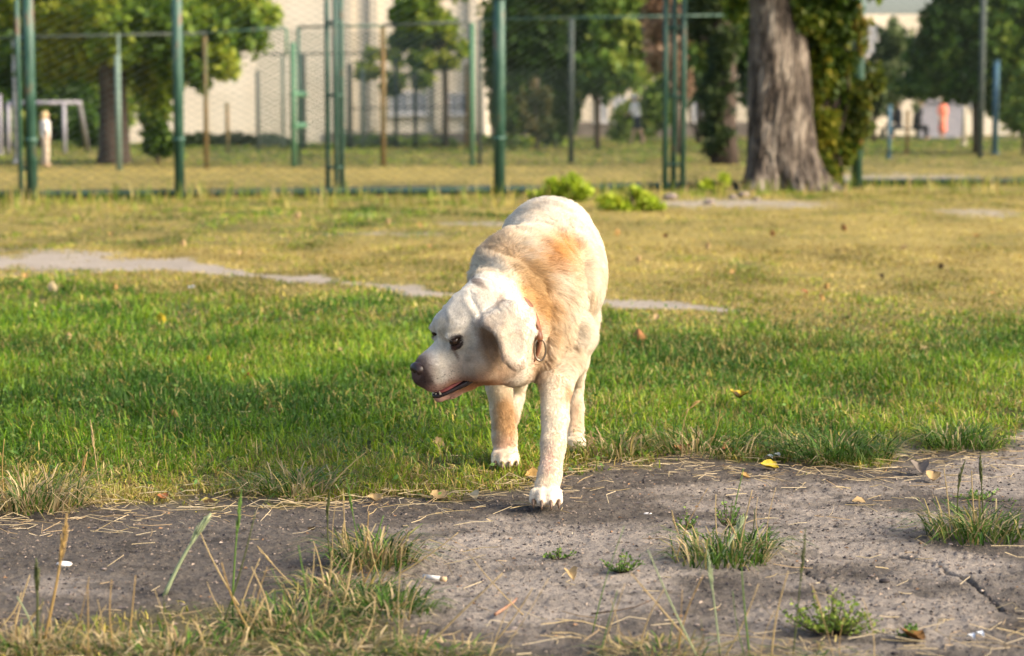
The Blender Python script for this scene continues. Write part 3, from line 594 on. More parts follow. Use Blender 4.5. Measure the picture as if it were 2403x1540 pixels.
# ------------------------------------------------------------------ distance-field body modelling
class SDF:
    def __init__(s, lo, hi, h):
        s.h = h; s.o = np.array(lo, float); s.n = np.ceil((np.array(hi) - s.o) / h).astype(int) + 1
        s.F = np.full(s.n, .5, np.float32)
    def sub(s, lo, hi):
        a = np.clip(np.floor((np.array(lo) - s.o) / s.h).astype(int), 0, s.n - 1); b = np.clip(np.ceil((np.array(hi) - s.o) / s.h).astype(int) + 1, 1, s.n)
        sl = tuple(slice(a[i], b[i]) for i in range(3))
        g = np.meshgrid(*[s.o[i] + s.h * np.arange(a[i], b[i]) for i in range(3)], indexing='ij', sparse=False)
        return sl, np.stack(g, -1).astype(np.float32)
    def mix(s, sl, d, k, op='add'):
        A = s.F[sl]
        if op == 'add':
            h = np.maximum(k - np.abs(A - d), 0) / k; s.F[sl] = np.minimum(A, d) - h * h * k * .25
        else:
            d = -d; h = np.maximum(k - np.abs(A - d), 0) / k; s.F[sl] = np.maximum(A, d) + h * h * k * .25
    def cone(s, a, b, ra, rb, k=.03, op='add'):
        a = np.array(a, np.float32); b = np.array(b, np.float32); m = max(ra, rb) + k + .04
        sl, P = s.sub(np.minimum(a, b) - m, np.maximum(a, b) + m)
        ba = b - a; t = np.clip(((P - a) @ ba) / max(float(ba @ ba), 1e-9), 0, 1)
        d = np.linalg.norm(P - a - t[..., None] * ba, axis=-1) - (ra + (rb - ra) * t); s.mix(sl, d, k, op)
    def chain(s, pts, k=.03):
        for (a, ra), (b, rb) in zip(pts[:-1], pts[1:]): s.cone(a, b, ra, rb, k)
    def ell(s, c, r, ax=None, k=.03, op='add'):
        c = np.array(c, np.float32); r = np.array(r, np.float32); m = r.max() + k + .03
        sl, P = s.sub(c - m, c + m); q = P - c
        if ax is not None: q = q @ np.array(ax, np.float32).T
        k0 = np.linalg.norm(q / r, axis=-1); k1 = np.linalg.norm(q / (r * r), axis=-1)
        d = np.where(k1 > 1e-6, k0 * (k0 - 1) / np.maximum(k1, 1e-6), -r.min()); s.mix(sl, d, k, op)
    def tri(s, a, b, c, r, k=.01, op='add'):
        a, b, c = [np.array(v, np.float32) for v in (a, b, c)]; m = r + k + .02
        sl, P = s.sub(np.minimum(np.minimum(a, b), c) - m, np.maximum(np.maximum(a, b), c) + m)
        n = np.cross(b - a, a - c)
        def e(u, v, p):
            w = v - u; t = np.clip(((P - u) @ w) / (w @ w), 0, 1); return ((P - u - t[..., None] * w) ** 2).sum(-1)
        def sg(u, v): return np.sign((P - u) @ np.cross(v - u, n))
        ins = (sg(a, b) + sg(b, c) + sg(c, a)) < 2
        de = np.minimum(np.minimum(e(a, b, P), e(b, c, P)), e(c, a, P)); dn = ((P - a) @ n) ** 2 / (n @ n)
        s.mix(sl, np.sqrt(np.where(ins, de, dn)) - r, k, op)
    def mesh(s):
        F = s.F; N = np.array(F.shape); ins = F < 0
        ijk = [(i, j, k) for i in (0, 1) for j in (0, 1) for k in (0, 1)]
        cell = np.zeros(N - 1, np.int8)
        for i, j, k in ijk: cell += ins[i:N[0] - 1 + i, j:N[1] - 1 + j, k:N[2] - 1 + k]
        act = np.argwhere((cell > 0) & (cell < 8)); ind = -np.ones(N - 1, np.int64); ind[tuple(act.T)] = np.arange(len(act))
        acc = np.zeros((len(act), 3)); cnt = np.zeros(len(act))
        for p in ijk:
            for ax in range(3):
                if p[ax]: continue
                q = list(p); q[ax] = 1
                A = F[tuple((act + p).T)]; B = F[tuple((act + q).T)]; m = (A < 0) != (B < 0)
                t = np.where(m, A / np.where(m, A - B, 1), 0); pt = np.tile(np.array(p, float), (len(act), 1)); pt[:, ax] = t
                acc[m] += pt[m]; cnt[m] += 1
        V = (act + acc / cnt[:, None]) * s.h + s.o; Q = []
        for ax in range(3):
            u, v = [(1, 2), (2, 0), (0, 1)][ax]
            sl0 = [slice(1, -1)] * 3; sl0[ax] = slice(0, -1); sl1 = [slice(1, -1)] * 3; sl1[ax] = slice(1, None)
            a = ins[tuple(sl0)]; b = ins[tuple(sl1)]; off = np.array([1, 1, 1]); off[ax] = 0
            for flip, m in ((0, a & ~b), (1, ~a & b)):
                e = np.argwhere(m) + off; du = np.zeros(3, int); du[u] = 1; dv = np.zeros(3, int); dv[v] = 1
                c = [ind[tuple((e - x).T)] for x in (du + dv, dv, 0 * du, du)]
                if flip: c = c[::-1]
                Q.append(np.stack(c, 1))
        return V, np.concatenate(Q)

# ------------------------------------------------------------------ the dog
dog = thing('dog', 'old cream yellow dog walking forward with lowered head turned left', 'dog', (at(1280, 1185, 4.6).x, 4.8, 0))
S = SDF((-.36, 4.18, -.02), (.30, 5.66, .74), .004)
D = lambda x, y, Y: np.array(at(x, y, Y))
px_m = lambda Y: FP / Y
def ball(x, y, Y, rpx, k=.05, ry=None, rY=None):
    r = rpx * Y / FP; S.ell(D(x, y, Y), (r, (rY or r), (ry * Y / FP if ry else r)), k=k)
# trunk of the body
ball(1287, 572, 5.30, 110, .05, 108, .16)      # rump
ball(1283, 655, 5.02, 135, .06, 130, .20)      # ribs and belly
ball(1296, 625, 5.16, 118, .06, 125, .16)
ball(1240, 632, 4.86, 92, .05, 100, .12)       # withers
ball(1188, 655, 4.82, 82, .05, 95, .10)        # far shoulder
ball(1300, 700, 4.76, 72, .05, 95, .10)        # near shoulder
ball(1245, 770, 4.72, 95, .05, 110, .11)       # chest
ball(1235, 845, 4.70, 58, .04, 42, .07)        # brisket
# neck
S.cone(D(1235, 680, 4.80), D(1150, 735, 4.56), .098, .078, .05)
S.cone(D(1235, 740, 4.74), D(1175, 800, 4.54), .085, .060, .05)
S.cone(D(1215, 800, 4.66), D(1205, 872, 4.62), .055, .024, .04)       # loose throat skin
S.cone(D(1270, 700, 4.70), D(1240, 830, 4.64), .045, .04, .05)
# near fore leg
S.chain([(D(1312, 770, 4.72), .062), (D(1312, 850, 4.70), .048), (D(1305, 905, 4.62), .034), (D(1303, 985, 4.54), .0265), (D(1298, 1045, 4.49), .0245), (D(1292, 1110, 4.445), .0225), (D(1284, 1145, 4.43), .026)], .010)
# other fore leg
S.chain([(D(1190, 780, 4.86), .055), (D(1172, 865, 4.95), .036), (D(1172, 905, 4.96), .030), (D(1177, 965, 4.965), .0255), (D(1183, 1020, 4.96), .0265), (D(1188, 1060, 4.95), .028)], .010)
# hind legs
S.chain([(D(1338, 640, 5.28), .085), (D(1352, 740, 5.20), .052), (D(1356, 800, 5.14), .040), (D(1353, 850, 5.17), .030), (D(1350, 905, 5.24), .0205), (D(1351, 960, 5.22), .0185), (D(1350, 1018, 5.18), .020), (D(1350, 1040, 5.15), .026)], .010)
S.chain([(D(1240, 640, 5.30), .085), (D(1222, 760, 5.26), .055), (D(1215, 830, 5.30), .036), (D(1215, 900, 5.42), .022), (D(1211, 935, 5.43), .021), (D(1200, 985, 5.36), .018), (D(1186, 1030, 5.24), .024)], .010)
# tail
S.chain([(D(1290, 540, 5.44), .035), (D(1290, 620, 5.54), .028), (D(1288, 720, 5.58), .020), (D(1285, 790, 5.60), .010)], .03)
# paws: pad and four toes each
def paw(cx, yb, Y, wpx, toes, k=.008, hgt=.030):
    w = wpx * Y / FP; c = D(cx, yb, Y); c[2] = 0
    S.ell(c + (0, .016, .020), (w * .44, .036, .024), k=.012)
    tips = []
    for fx, fy, r in toes:
        a = c + (fx * w * .75, -.005, .028); e = c + (fx * w, -.040 + fy, .0165); mid = (a + e) / 2 + (0, -.006, .009)
        S.cone(a, mid, r * .95, r * 1.08, .004); S.cone(mid, e, r * 1.08, r * .92, .002); tips.append((e, r))
    return tips
T1 = paw(1281, 1180, 4.43, 80, ((-.38, .016, .0105), (-.14, .0, .0120), (.14, .0, .0120), (.37, .014, .0110)))
T2 = paw(1187, 1088, 4.93, 68, ((-.36, .014, .010), (-.12, .0, .0115), (.12, .0, .0115), (.36, .014, .010)))
T3 = paw(1350, 1056, 5.15, 46, ((-.36, .012, .009), (-.12, .0, .010), (.12, .0, .010), (.36, .012, .009)))
T4 = paw(1186, 1045, 5.22, 46, ((-.36, .012, .009), (-.12, .0, .010), (.12, .0, .010), (.36, .012, .009)))
# head in its own frame: Rr = dog's right, Ff = forward, Uu = up
Rr = np.array([-.51, .84, .165]); Rr /= np.linalg.norm(Rr)
Ff = np.array([-.80, -.397, -.45]); Ff -= Rr * (Ff @ Rr); Ff /= np.linalg.norm(Ff)
Uu = np.cross(Rr, Ff)
AX = np.stack([Rr, Ff, Uu]); E0 = D(1046, 782, 4.46)
Hd = lambda r, f, u: E0 + Rr * r + Ff * f + Uu * u
def hell(r, f, u, R3, k=.02, op='add'): S.ell(Hd(r, f, u), R3, AX, k, op)
hell(0, -.078, -.004, (.062, .082, .064), .03)            # skull
hell(0, -.026, .004, (.033, .040, .038), .02)
for s_ in (-1, 1):
    hell(s_ * .031, -.018, .014, (.018, .022, .013), .015)  # brow
    hell(s_ * .046, -.068, -.055, (.036, .055, .046), .03) # cheek
    hell(s_ * .0165, .066, -.068, (.0215, .031, .032), .012)  # flews
    hell(s_ * .0225, .028, -.074, (.0205, .046, .031), .014)
    hell(s_ * .034, -.022, -.080, (.016, .034, .030), .02)
S.cone(Hd(0, -.012, -.044), Hd(0, .058, -.052), .042, .0315, .012)
S.cone(Hd(0, .058, -.052), Hd(0, .080, -.056), .0315, .0255, .01)
# mouth gap, then the lower jaw under it
S.tri(Hd(-.07, .115, -.1035), Hd(.07, .120, -.1035), Hd(0, -.022, -.103), .0075, .006, 'cut')
S.cone(Hd(0, -.06, -.100), Hd(0, -.01, -.112), .036, .030, .015)
S.cone(Hd(0, -.01, -.114), Hd(0, .035, -.121), .028, .0185, .012)
S.cone(Hd(0, .035, -.122), Hd(0, .067, -.1225), .0185, .0125, .008)
S.tri(Hd(-.07, .120, -.106), Hd(.07, .120, -.106), Hd(0, -.012, -.1025), .0060, .004, 'cut')
S.cone(D(1128, 862, 4.44), D(1200, 842, 4.55), .028, .045, .03)
S.cone(D(1150, 868, 4.50), D(1205, 862, 4.60), .024, .036, .03)
# eye sockets
bv0 = None
for s_ in (-1, 1):
    hell(s_ * .0375, -.001, .0055, (.0135, .018, .0085), .008)      # upper lid
    hell(s_ * .0375, .003, -.017, (.0115, .016, .0060), .008)       # lower lid
    hell(s_ * .047, .004, -.006, (.012, .0125, .0072), .004, 'cut')
# ears
A_, B_, C_ = D(1138, 758, 4.393), D(1190, 732, 4.415), D(1240, 735, 4.445)
E_, T_, G_, H_ = D(1252, 778, 4.425), D(1210, 866, 4.378), D(1186, 843, 4.37), D(1170, 785, 4.37)
for t3 in ((A_, B_, H_), (B_, C_, E_), (B_, E_, H_), (H_, E_, G_), (G_, E_, T_)): S.tri(*t3, .0052, .005)
T2_ = D(1226, 858, 4.388); S.tri(G_, E_, T2_, .0052, .005); S.tri(G_, T_, T2_, .0052, .005)
S.cone(D(1146, 757, 4.415), D(1200, 738, 4.44), .012, .020, .035)
S.cone(D(1200, 738, 4.445), D(1236, 750, 4.465), .020, .016, .035)
mr = lambda p: p - 2 * Rr * ((p - E0) @ Rr) - Rr * .016 - Uu * .016 - Ff * .01
for t3 in ((A_, B_, H_), (B_, C_, E_), (B_, E_, H_), (H_, E_, G_), (G_, E_, T_)): S.tri(*[mr(p) for p in t3], .0055, .012)
DV, DF = S.mesh()
# vertex normals
def vnormals(V, F):
    a, b, c, d = [V[F[:, i]] for i in range(4)]; n = np.cross(c - a, d - b); N = np.zeros_like(V)
    for i in range(4):
        for ax in range(3): N[:, ax] += np.bincount(F[:, i], n[:, ax], len(V))
    return N / (np.linalg.norm(N, axis=1)[:, None] + 1e-12)
def smooth(V, F, it=2, lam=.5):
    for _ in range(it):
        A = np.zeros_like(V); cnt = np.zeros(len(V))
        for i, j in ((0, 1), (1, 2), (2, 3), (3, 0)):
            for u, v in ((i, j), (j, i)):
                for ax in range(3): A[:, ax] += np.bincount(F[:, u], V[F[:, v], ax], len(V))
                cnt += np.bincount(F[:, u], minlength=len(V))
        V = V + lam * (A / cnt[:, None] - V)
    return V
DV = smooth(DV, DF, 2)
DN = vnormals(DV, DF)
def crease(pts, w, depth, side=1, ymax=5.1):
    global DV
    x, y = proj(DV[:, 0], DV[:, 1], DV[:, 2]); d = np.full(len(DV), 1e9); sg = np.zeros(len(DV))
    for (ax, ay), (bx, by) in zip(pts[:-1], pts[1:]):
        t = np.clip(((x - ax) * (bx - ax) + (y - ay) * (by - ay)) / ((bx - ax) ** 2 + (by - ay) ** 2), 0, 1)
        dx, dy = x - ax - t * (bx - ax), y - ay - t * (by - ay); dd = np.hypot(dx, dy); m = dd < d
        sg = np.where(m, np.sign((bx - ax) * dy - (by - ay) * dx), sg); d = np.where(m, dd, d)
    q = sg * d / w
    prof = -np.exp(-q * q) + .7 * np.exp(-((q - 1.6 * side) / 1.1) ** 2)
    DV = DV + DN * (prof * depth * (DV[:, 1] < ymax) * (DN[:, 1] < .2))[:, None]
crease([(1150, 588), (1215, 616), (1262, 655), (1286, 700), (1292, 765), (1280, 820)], 10, .0055)
crease([(1110, 628), (1165, 632), (1215, 668), (1245, 715)], 8, .0035)
crease([(1350, 560), (1366, 600), (1372, 660), (1362, 720), (1352, 790)], 11, .007, -1)
crease([(1215, 540), (1262, 560), (1310, 548)], 14, .0035)
crease([(1205, 500), (1260, 492), (1330, 506)], 14, .0025, 1, 6)
crease([(1258, 880), (1278, 840), (1284, 800)], 8, .005)
crease([(1105, 700), (1128, 742), (1136, 790), (1150, 840)], 7, .0028)
crease([(1046, 760), (1040, 725), (1052, 700)], 8, .0016)
mus = fbm(DV[:, 0] * 11 + DV[:, 1] * 3 + 2, DV[:, 2] * 11 + DV[:, 1] * 5, 3) - .5
DV = DV + DN * (mus * .008 * (np.linalg.norm(DV - Hd(0, 0, -.05), axis=1) > .16))[:, None]
DN = vnormals(DV, DF)
def coat(P, N):
    """colour of the coat, by where it grows, with some shade painted on the cheeks"""
    x, y = proj(P[:, 0], P[:, 1], P[:, 2]); n = len(P)
    h = (P - E0) @ AX.T; r, f, u = h[:, 0], h[:, 1], h[:, 2]
    hw = sstep(.22, .15, np.linalg.norm(P - Hd(0, -.04, -.03), axis=1)) * sstep(-.185, -.15, f - .12 * np.maximum(-r - .05, 0))      # head weight
    nz = fbm(P[:, 0] * 28 + P[:, 1] * 9 + 5, P[:, 2] * 28 + P[:, 1] * 17, 4)
    nf = fbm(P[:, 0] * 90 + P[:, 1] * 50, P[:, 2] * 60 + P[:, 1] * 40, 3)
    cream = np.array([.74, .66, .53]); white = np.array([.73, .69, .62]); tan = np.array([.60, .36, .15]); gold = np.array([.60, .40, .17])
    c = cream * (1 - hw[:, None]) + white * hw[:, None]
    def lay(w, colr):
        nonlocal c; w = np.clip(w, 0, 1)[:, None]; c = c * (1 - w) + np.array(colr) * w
    def sp_(cx, cy, rx, ry, rot=0, soft=.5):
        dx, dy = x - cx, y - cy; ca, sa = math.cos(R(rot)), math.sin(R(rot))
        e = np.sqrt(((dx * ca + dy * sa) / rx) ** 2 + ((-dx * sa + dy * ca) / ry) ** 2) + (nz - .5) * 1.1
        return 1 - sstep(1 - soft, 1 + soft, e)
    body = 1 - hw; front = P[:, 1] < 5.15
    lay(sstep(.54, .74, nz) * .28 * body, gold)
    lay(body * sp_(1306, 590, 50, 42, 20, .8) * front, (.54, .28, .09))
    lay(body * sp_(1345, 640, 22, 60, 15) * front * .25, gold)
    lay(body * sp_(1262, 690, 36, 90, -28) * .9, (.55, .32, .11)); lay(body * sp_(1300, 800, 40, 60) * .25 * front, (.58, .36, .15))
    lay(body * sp_(1225, 640, 70, 22, 40) * .75, (.50, .34, .17))
    lay(body * sp_(1165, 575, 45, 30, -30) * .7, (.58, .42, .25))
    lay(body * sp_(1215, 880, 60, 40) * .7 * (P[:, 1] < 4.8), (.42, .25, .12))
    lay(sp_(1262, 850, 30, 40) * .5, (.52, .32, .15))
    lay(sstep(5.0, 5.3, P[:, 1]) * .4, white)
    # legs: paler, tan smudges, pink skin showing low down
    leg = sstep(.30, .24, P[:, 2]) * (1 - hw)
    lay(leg * .5, (.74, .64, .50)); lay(leg * sp_(1190, 985, 26, 60) * .85, (.50, .30, .13)); lay(leg * sp_(1332, 925, 10, 20) * .7, (.5, .29, .14))
    lay(leg * sp_(1292, 1085, 22, 45) * .6, (.62, .42, .33)); lay(leg * sp_(1186, 1050, 26, 30) * .55, (.60, .40, .30)); lay(leg * sp_(1352, 990, 14, 60) * .5, (.58, .38, .22))
    lay(sp_(1280, 1170, 40, 22) * leg * .35, (.72, .58, .45))
    # head markings, and cheek shade painted in as brown
    lay(hw * sstep(.45, .7, nz) * .35, (.72, .62, .46))
    lay(sp_(1120, 668, 24, 8, 32) * .9, (.17, .14, .13)); lay(sp_(1174, 702, 9, 14, 20) * .7, (.27, .23, .21)); lay(hw * sp_(1150, 690, 35, 20, 30) * .35, (.58, .45, .34))
    lay(hw * sp_(1152, 820, 28, 52, -15) * .95 * (f < -.02), (.27, .165, .10)); lay(hw * sp_(1150, 880, 75, 28, -8) * .75, (.40, .24, .13))  # cheek brown is part coat tone, part painted shade
    lay(hw * sp_(1195, 800, 60, 75, 0, .3) * .30, (.62, .47, .31)); lay(hw * sp_(1212, 795, 22, 34) * .25, (.40, .37, .33))
    lay(hw * sp_(1115, 855, 66, 34, -20) * .6, (.55, .40, .26))
    mz = sstep(.052, .090, f + .35 * np.maximum(u + .045, -.03))
    lay(mz * .9 * hw, (.19, .115, .09)); lay(sstep(.074, .088, f) * hw * .85, (.07, .042, .035))
    lip = sstep(-.066, -.094, u) * sstep(-.03, .02, f) * hw
    lay(lip * .85, (.40, .20, .14)); lay(hw * sp_(1120, 908, 80, 18) * .9, (.44, .21, .09)); lay(hw * sp_(1020, 912, 40, 16) * .5, (.42, .25, .19))
    for s_ in (-1, 1):
        e = np.linalg.norm((h - np.array([s_ * .045, .004, -.006])) / np.array([1, 1.2, 1.2]), axis=1)
        lay(1 - sstep(.0112, .0165, e + (nf - .5) * .007), (.045, .028, .025))
        t = np.linalg.norm((h - np.array([s_ * .044, .014, -.030])) / np.array([1, .4, 1.7]), axis=1)
        lay((1 - sstep(.006, .016, t)) * .8, (.14, .07, .05))
    g2 = np.random.default_rng(4)
    for _ in range(34):
        q = Hd(-.03 - .02 * g2.random(), g2.uniform(.02, .085), g2.uniform(-.088, -.060))
        d = np.linalg.norm((P - q) @ np.stack([Ff, Uu]).T, axis=1); lay((1 - sstep(.0008, .0018, d)) * hw * .6, (.06, .04, .035))
    # inside of the mouth
    ins = hw * (f > -.01) * (np.abs(r) < .034) * (u < -.070) * (u > -.102)
    gap = ins * sstep(.0, .3, -np.abs(((P - Hd(0, .05, -.09)) @ Uu)) + .012 * 1.0) 
    str_ = fbm(P[:, 0] * 110, P[:, 2] * 45 + P[:, 1] * 30 + 3, 3)
    return np.clip(c * (.80 + .20 * nf[:, None] + .24 * str_[:, None]), 0, .85)
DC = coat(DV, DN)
bodym, nt, b = new_mat('dog_skin_and_coat')
a = nt.nodes.new('ShaderNodeAttribute'); a.attribute_name = 'col'; nt.links.new(a.outputs['Color'], b.inputs['Base Color'])
b.inputs['Roughness'].default_value = .85; b.inputs['Specular IOR Level'].default_value = .1
hn = (DV - E0) @ AX.T
cav = (hn[:, 1] > -.016) & (hn[:, 1] < .10) & (np.abs(hn[:, 0]) < .036) & (hn[:, 2] < -.088) & (hn[:, 2] > -.1155)
# which faces look into the gap
upn = DN @ Uu
cavity = cav & (np.abs(upn) > .45)
DC[cavity] = (.05, .018, .018)
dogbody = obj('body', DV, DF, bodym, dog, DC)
bvh = BVHTree.FromPolygons([Vector(v) for v in DV], DF.tolist())

# fur
def tri_sample(V, F, n, g, w=None):
    T = np.concatenate([F[:, [0, 1, 2]], F[:, [0, 2, 3]]]); a, b, c = V[T[:, 0]], V[T[:, 1]], V[T[:, 2]]
    ar = np.linalg.norm(np.cross(b - a, c - a), axis=1)
    if w is not None: ar = ar * w[T[:, 0]]
    i = g.choice(len(T), n, p=ar / ar.sum()); u, v = g.random(n), g.random(n); m = u + v > 1; u[m] = 1 - u[m]; v[m] = 1 - v[m]
    return T[i], np.stack([1 - u - v, u, v], 1)
gf = np.random.default_rng(11)
NH = 230000
facing = np.clip(.35 + ((np.array([0, 0, CAMH]) - DV) * DN).sum(1) / 4.6, .12, 1)
headw = 1 + 1.6 * (np.linalg.norm(DV - Hd(0, 0, -.03), axis=1) < .17)
T, Wt = tri_sample(DV, DF, NH, gf, facing * headw)
HP = (DV[T] * Wt[..., None]).sum(1); HN = (DN[T] * Wt[..., None]).sum(1); HN /= np.linalg.norm(HN, axis=1)[:, None]
hh = (HP - E0) @ AX.T
hw = sstep(.23, .15, np.linalg.norm(HP - Hd(0, -.04, -.03), axis=1))
legw = sstep(.30, .22, HP[:, 2]) * (1 - hw)
# flow of the coat
flow_h = -Ff + .25 * Uu * np.sign(hh[:, 2:3] + .01) - Uu * .35 * sstep(-.03, -.07, hh[:, 2])[:, None]
earr = ((hh[:, 0] < -.055) & (hh[:, 1] < -.045))
flow_h = np.where(earr[:, None], np.array([.1, .1, -1.0]), flow_h)
side = np.clip(HN[:, 2:3], 0, 1)
flow_b = np.stack([np.sign(HN[:, 0]) * .25 * (1 - side[:, 0]), .8 * np.ones(NH), -.75 * (1 - side[:, 0]) - .1], 1)
flow_n = np.array([.45, .35, -.55])
nw = sstep(4.85, 4.65, HP[:, 1])[:, None] * (1 - legw[:, None])
flow = flow_b * (1 - nw) + flow_n * nw
flow = flow * (1 - legw[:, None]) + np.array([0, .12, -1.]) * legw[:, None]
flow = flow * (1 - hw[:, None]) + flow_h * hw[:, None]
cl1 = np.stack([fbm(HP[:, 0] * 40 + i * 13 + HP[:, 1] * 21, HP[:, 2] * 40 + i * 5 + HP[:, 1] * 11, 3) - .5 for i in range(3)], 1)
cl2 = np.stack([fbm(HP[:, 0] * 120 + i * 13 + HP[:, 1] * 61, HP[:, 2] * 120 + i * 5, 2) - .5 for i in range(3)], 1)
flow = flow + (cl1 * 1.4 * (1 - .6 * hw[:, None]) + cl2 * .9) * (1 - .75 * legw[:, None]) + gf.normal(0, .14, (NH, 3))
flow -= HN * (flow * HN).sum(1)[:, None]; flow /= np.linalg.norm(flow, axis=1)[:, None] + 1e-6
ln = .017 * (1 - hw) * (1 - .45 * legw) + .0052 * hw
ln = ln * (.75 + .6 * fbm(HP[:, 0] * 16 + 3, HP[:, 2] * 16 + HP[:, 1] * 8, 2)) + .011 * (nw[:, 0]) * (1 - hw) * (1 - legw); ln = ln * (1 - .35 * legw)
ln = np.where((hh[:, 1] > .03) & (hw > .5), .0040, ln); ln = np.where(HP[:, 2] < .05, np.minimum(ln, .0022), ln)
ln = ln * gf.uniform(.65, 1.25, NH)
eyed = np.minimum(np.linalg.norm(hh - [-.044, .004, -.006], axis=1), np.linalg.norm(hh - [.044, .004, -.006], axis=1))
nosed = np.linalg.norm(hh - [0, .097, -.038], axis=1)
inmouth = (hh[:, 1] > -.014) & (hh[:, 1] < .12) & (np.abs(hh[:, 0]) < .040) & (hh[:, 2] < -.090) & (hh[:, 2] > -.116) & (np.abs(HN @ Uu) > .4) & (hw > .5)
lowjaw = (hh[:, 1] > .050) & (hh[:, 2] < -.108) & (hw > .5)
keep = (eyed > .0115) & (nosed > .021) & ~inmouth & ~lowjaw
HP, HN, flow, ln = HP[keep], HN[keep], flow[keep], ln[keep]; NH = len(HP)
lift = gf.uniform(.16, .42, NH)[:, None]
d1 = HN * lift * 1.7 + flow; d1 /= np.linalg.norm(d1, axis=1)[:, None]
d2 = HN * lift * .55 + flow; d2 /= np.linalg.norm(d2, axis=1)[:, None]
pts = np.stack([HP - HN * .001, HP + d1 * (ln * .5)[:, None], HP + d1 * (ln * .5)[:, None] + d2 * (ln * .5)[:, None]], 1)
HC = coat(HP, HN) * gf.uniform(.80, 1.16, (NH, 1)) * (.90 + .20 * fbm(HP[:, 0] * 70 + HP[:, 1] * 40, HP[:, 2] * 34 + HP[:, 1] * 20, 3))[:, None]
furm = mat_attr('fur_strands', .6, .25, .25)
cv = bpy.data.hair_curves.new('fur'); cv.add_curves([3] * NH)
cv.points.foreach_set('position', pts.astype(np.float32).ravel())
ra_ = cv.attributes.get('radius') or cv.attributes.new('radius', 'FLOAT', 'POINT')
ra_.data.foreach_set('value', np.tile(np.array([.00042, .00034, .00008], np.float32), NH))
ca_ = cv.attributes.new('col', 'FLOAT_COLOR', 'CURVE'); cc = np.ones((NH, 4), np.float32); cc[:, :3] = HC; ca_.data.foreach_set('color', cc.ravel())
cv.materials.append(furm)
fo = bpy.data.objects.new('fur', cv); COL.objects.link(fo); fo.parent = dog; fo.matrix_parent_inverse = parent_inv(dog)

# eyes, nose, tongue, teeth, claws
def uv_ball(c, r3, ax=None, n=20, m=14):
    t = np.linspace(0, math.pi, m + 1)[:, None]; p = (np.arange(n) * 2 * math.pi / n)[None]
    V = np.stack([np.sin(t) * np.cos(p), np.sin(t) * np.sin(p), np.cos(t) + 0 * p], -1).reshape(-1, 3) * np.array(r3)
    if ax is not None: V = V @ np.array(ax)
    F = np.array([[i * n + j, (i + 1) * n + j, (i + 1) * n + (j + 1) % n, i * n + (j + 1) % n] for i in range(m) for j in range(n)])
    return V + np.array(c), F
eyem, nt, b = new_mat('wet_dark_eye'); b.inputs['Base Color'].default_value = (.018, .010, .007, 1); b.inputs['Roughness'].default_value = .12
b.inputs['Specular IOR Level'].default_value = .3
nn_ = noise_node(nt, 120, 2); rr_ = ramp(nt, nn_.outputs['Fac'], [(.4, (.012, .007, .005)), (.7, (.05, .025, .012))]); nt.links.new(rr_.outputs['Color'], b.inputs['Base Color'])
V, F = uv_ball(Hd(-.0395, .003, -.006), (.0105, .0125, .0100), AX); obj('eye', V, F, eyem, dog)
V, F = uv_ball(Hd(.0385, .003, -.006), (.0100, .0115, .0090), AX); obj('eye', V, F, eyem, dog)
nosem = mat_noise('nose_leather', [(.35, (.012, .006, .005)), (.6, (.030, .016, .013)), (.8, (.055, .030, .024))], 140, .42, .7, spec=.5, bdist=.0015)
NS = SDF(Hd(0, .09, -.04) - .045, Hd(0, .09, -.04) + .045, .0015)
NS.ell(Hd(0, .089, -.035), (.0165, .0120, .0118), AX, .006); NS.ell(Hd(0, .090, -.050), (.0090, .010, .015), AX, .006)
for s_ in (-1, 1):
    NS.ell(Hd(s_ * .013, .088, -.039), (.0075, .0110, .0100), AX, .005); NS.ell(Hd(s_ * .0095, .0995, -.039), (.0038, .006, .0032), AX, .002, 'cut')
V, F = NS.mesh(); obj('nose', V, F, nosem, dog)
tm = mat_noise('wet_tongue', [(.3, (.36, .09, .09)), (.7, (.52, .17, .16))], 80, .3, .3, spec=.5, bdist=.001)
TS = SDF(Hd(0, .03, -.09) - .09, Hd(0, .03, -.09) + .09, .002)
TS.ell(Hd(-.003, .022, -.1055), (.023, .042, .0060), AX, .004); TS.ell(Hd(-.005, .045, -.1070), (.016, .024, .0052), AX, .004)
V, F = TS.mesh(); obj('tongue', V, F, tm, dog)
lm = mat_noise('black_lip_and_corner_shade', [(.3, (.015, .010, .010)), (.7, (.05, .03, .03))], 90, .25, .2, spec=.6)
mb = MB()
for s_ in (-1, 1): V, F = uv_ball(Hd(s_ * .0355, -.006, -.1025), (.0055, .013, .0075), AX, 12, 8); mb.add(V, F)  # dark blobs stand in for the shaded open corners of the mouth
path = [Hd(s_ * r, f, u) for s_, r, f, u in ((-1, .036, -.010, -.106), (-1, .030, .012, -.1115), (-1, .0215, .036, -.1135), (-1, .016, .056, -.1145), (-1, .010, .071, -.1145), (1, 0, .077, -.1145), (1, .010, .071, -.1145), (1, .016, .056, -.1145), (1, .0215, .036, -.1125), (1, .030, .012, -.1105), (1, .036, -.012, -.105))]
mb.tube(path, [.0085, .0070, .0056, .0050, .0048, .0046, .0046, .0046, .0046, .0052, .0045], 10); mb.build('lip', lm, dog)
toothm = mat_noise('worn_teeth', [(.3, (.55, .48, .36)), (.7, (.72, .68, .58))], 60, .35)
for r, f, hgt in ((-.014, .074, .008), (-.005, .080, .0035), (.005, .080, .0035), (.014, .074, .008), (-.023, .016, .004)):
    f -= .007; p = Hd(r, f, -.111 if f > .05 else -.108); mb = MB(); mb.tube([p, p + Uu * hgt * .5, p + Uu * hgt], [.0026, .0022, .0006], 7); mb.build('tooth', toothm, dog)
clawm = mat_noise('horn_claw', [(.3, (.07, .045, .03)), (.7, (.22, .14, .09))], 60, .4, spec=.4)
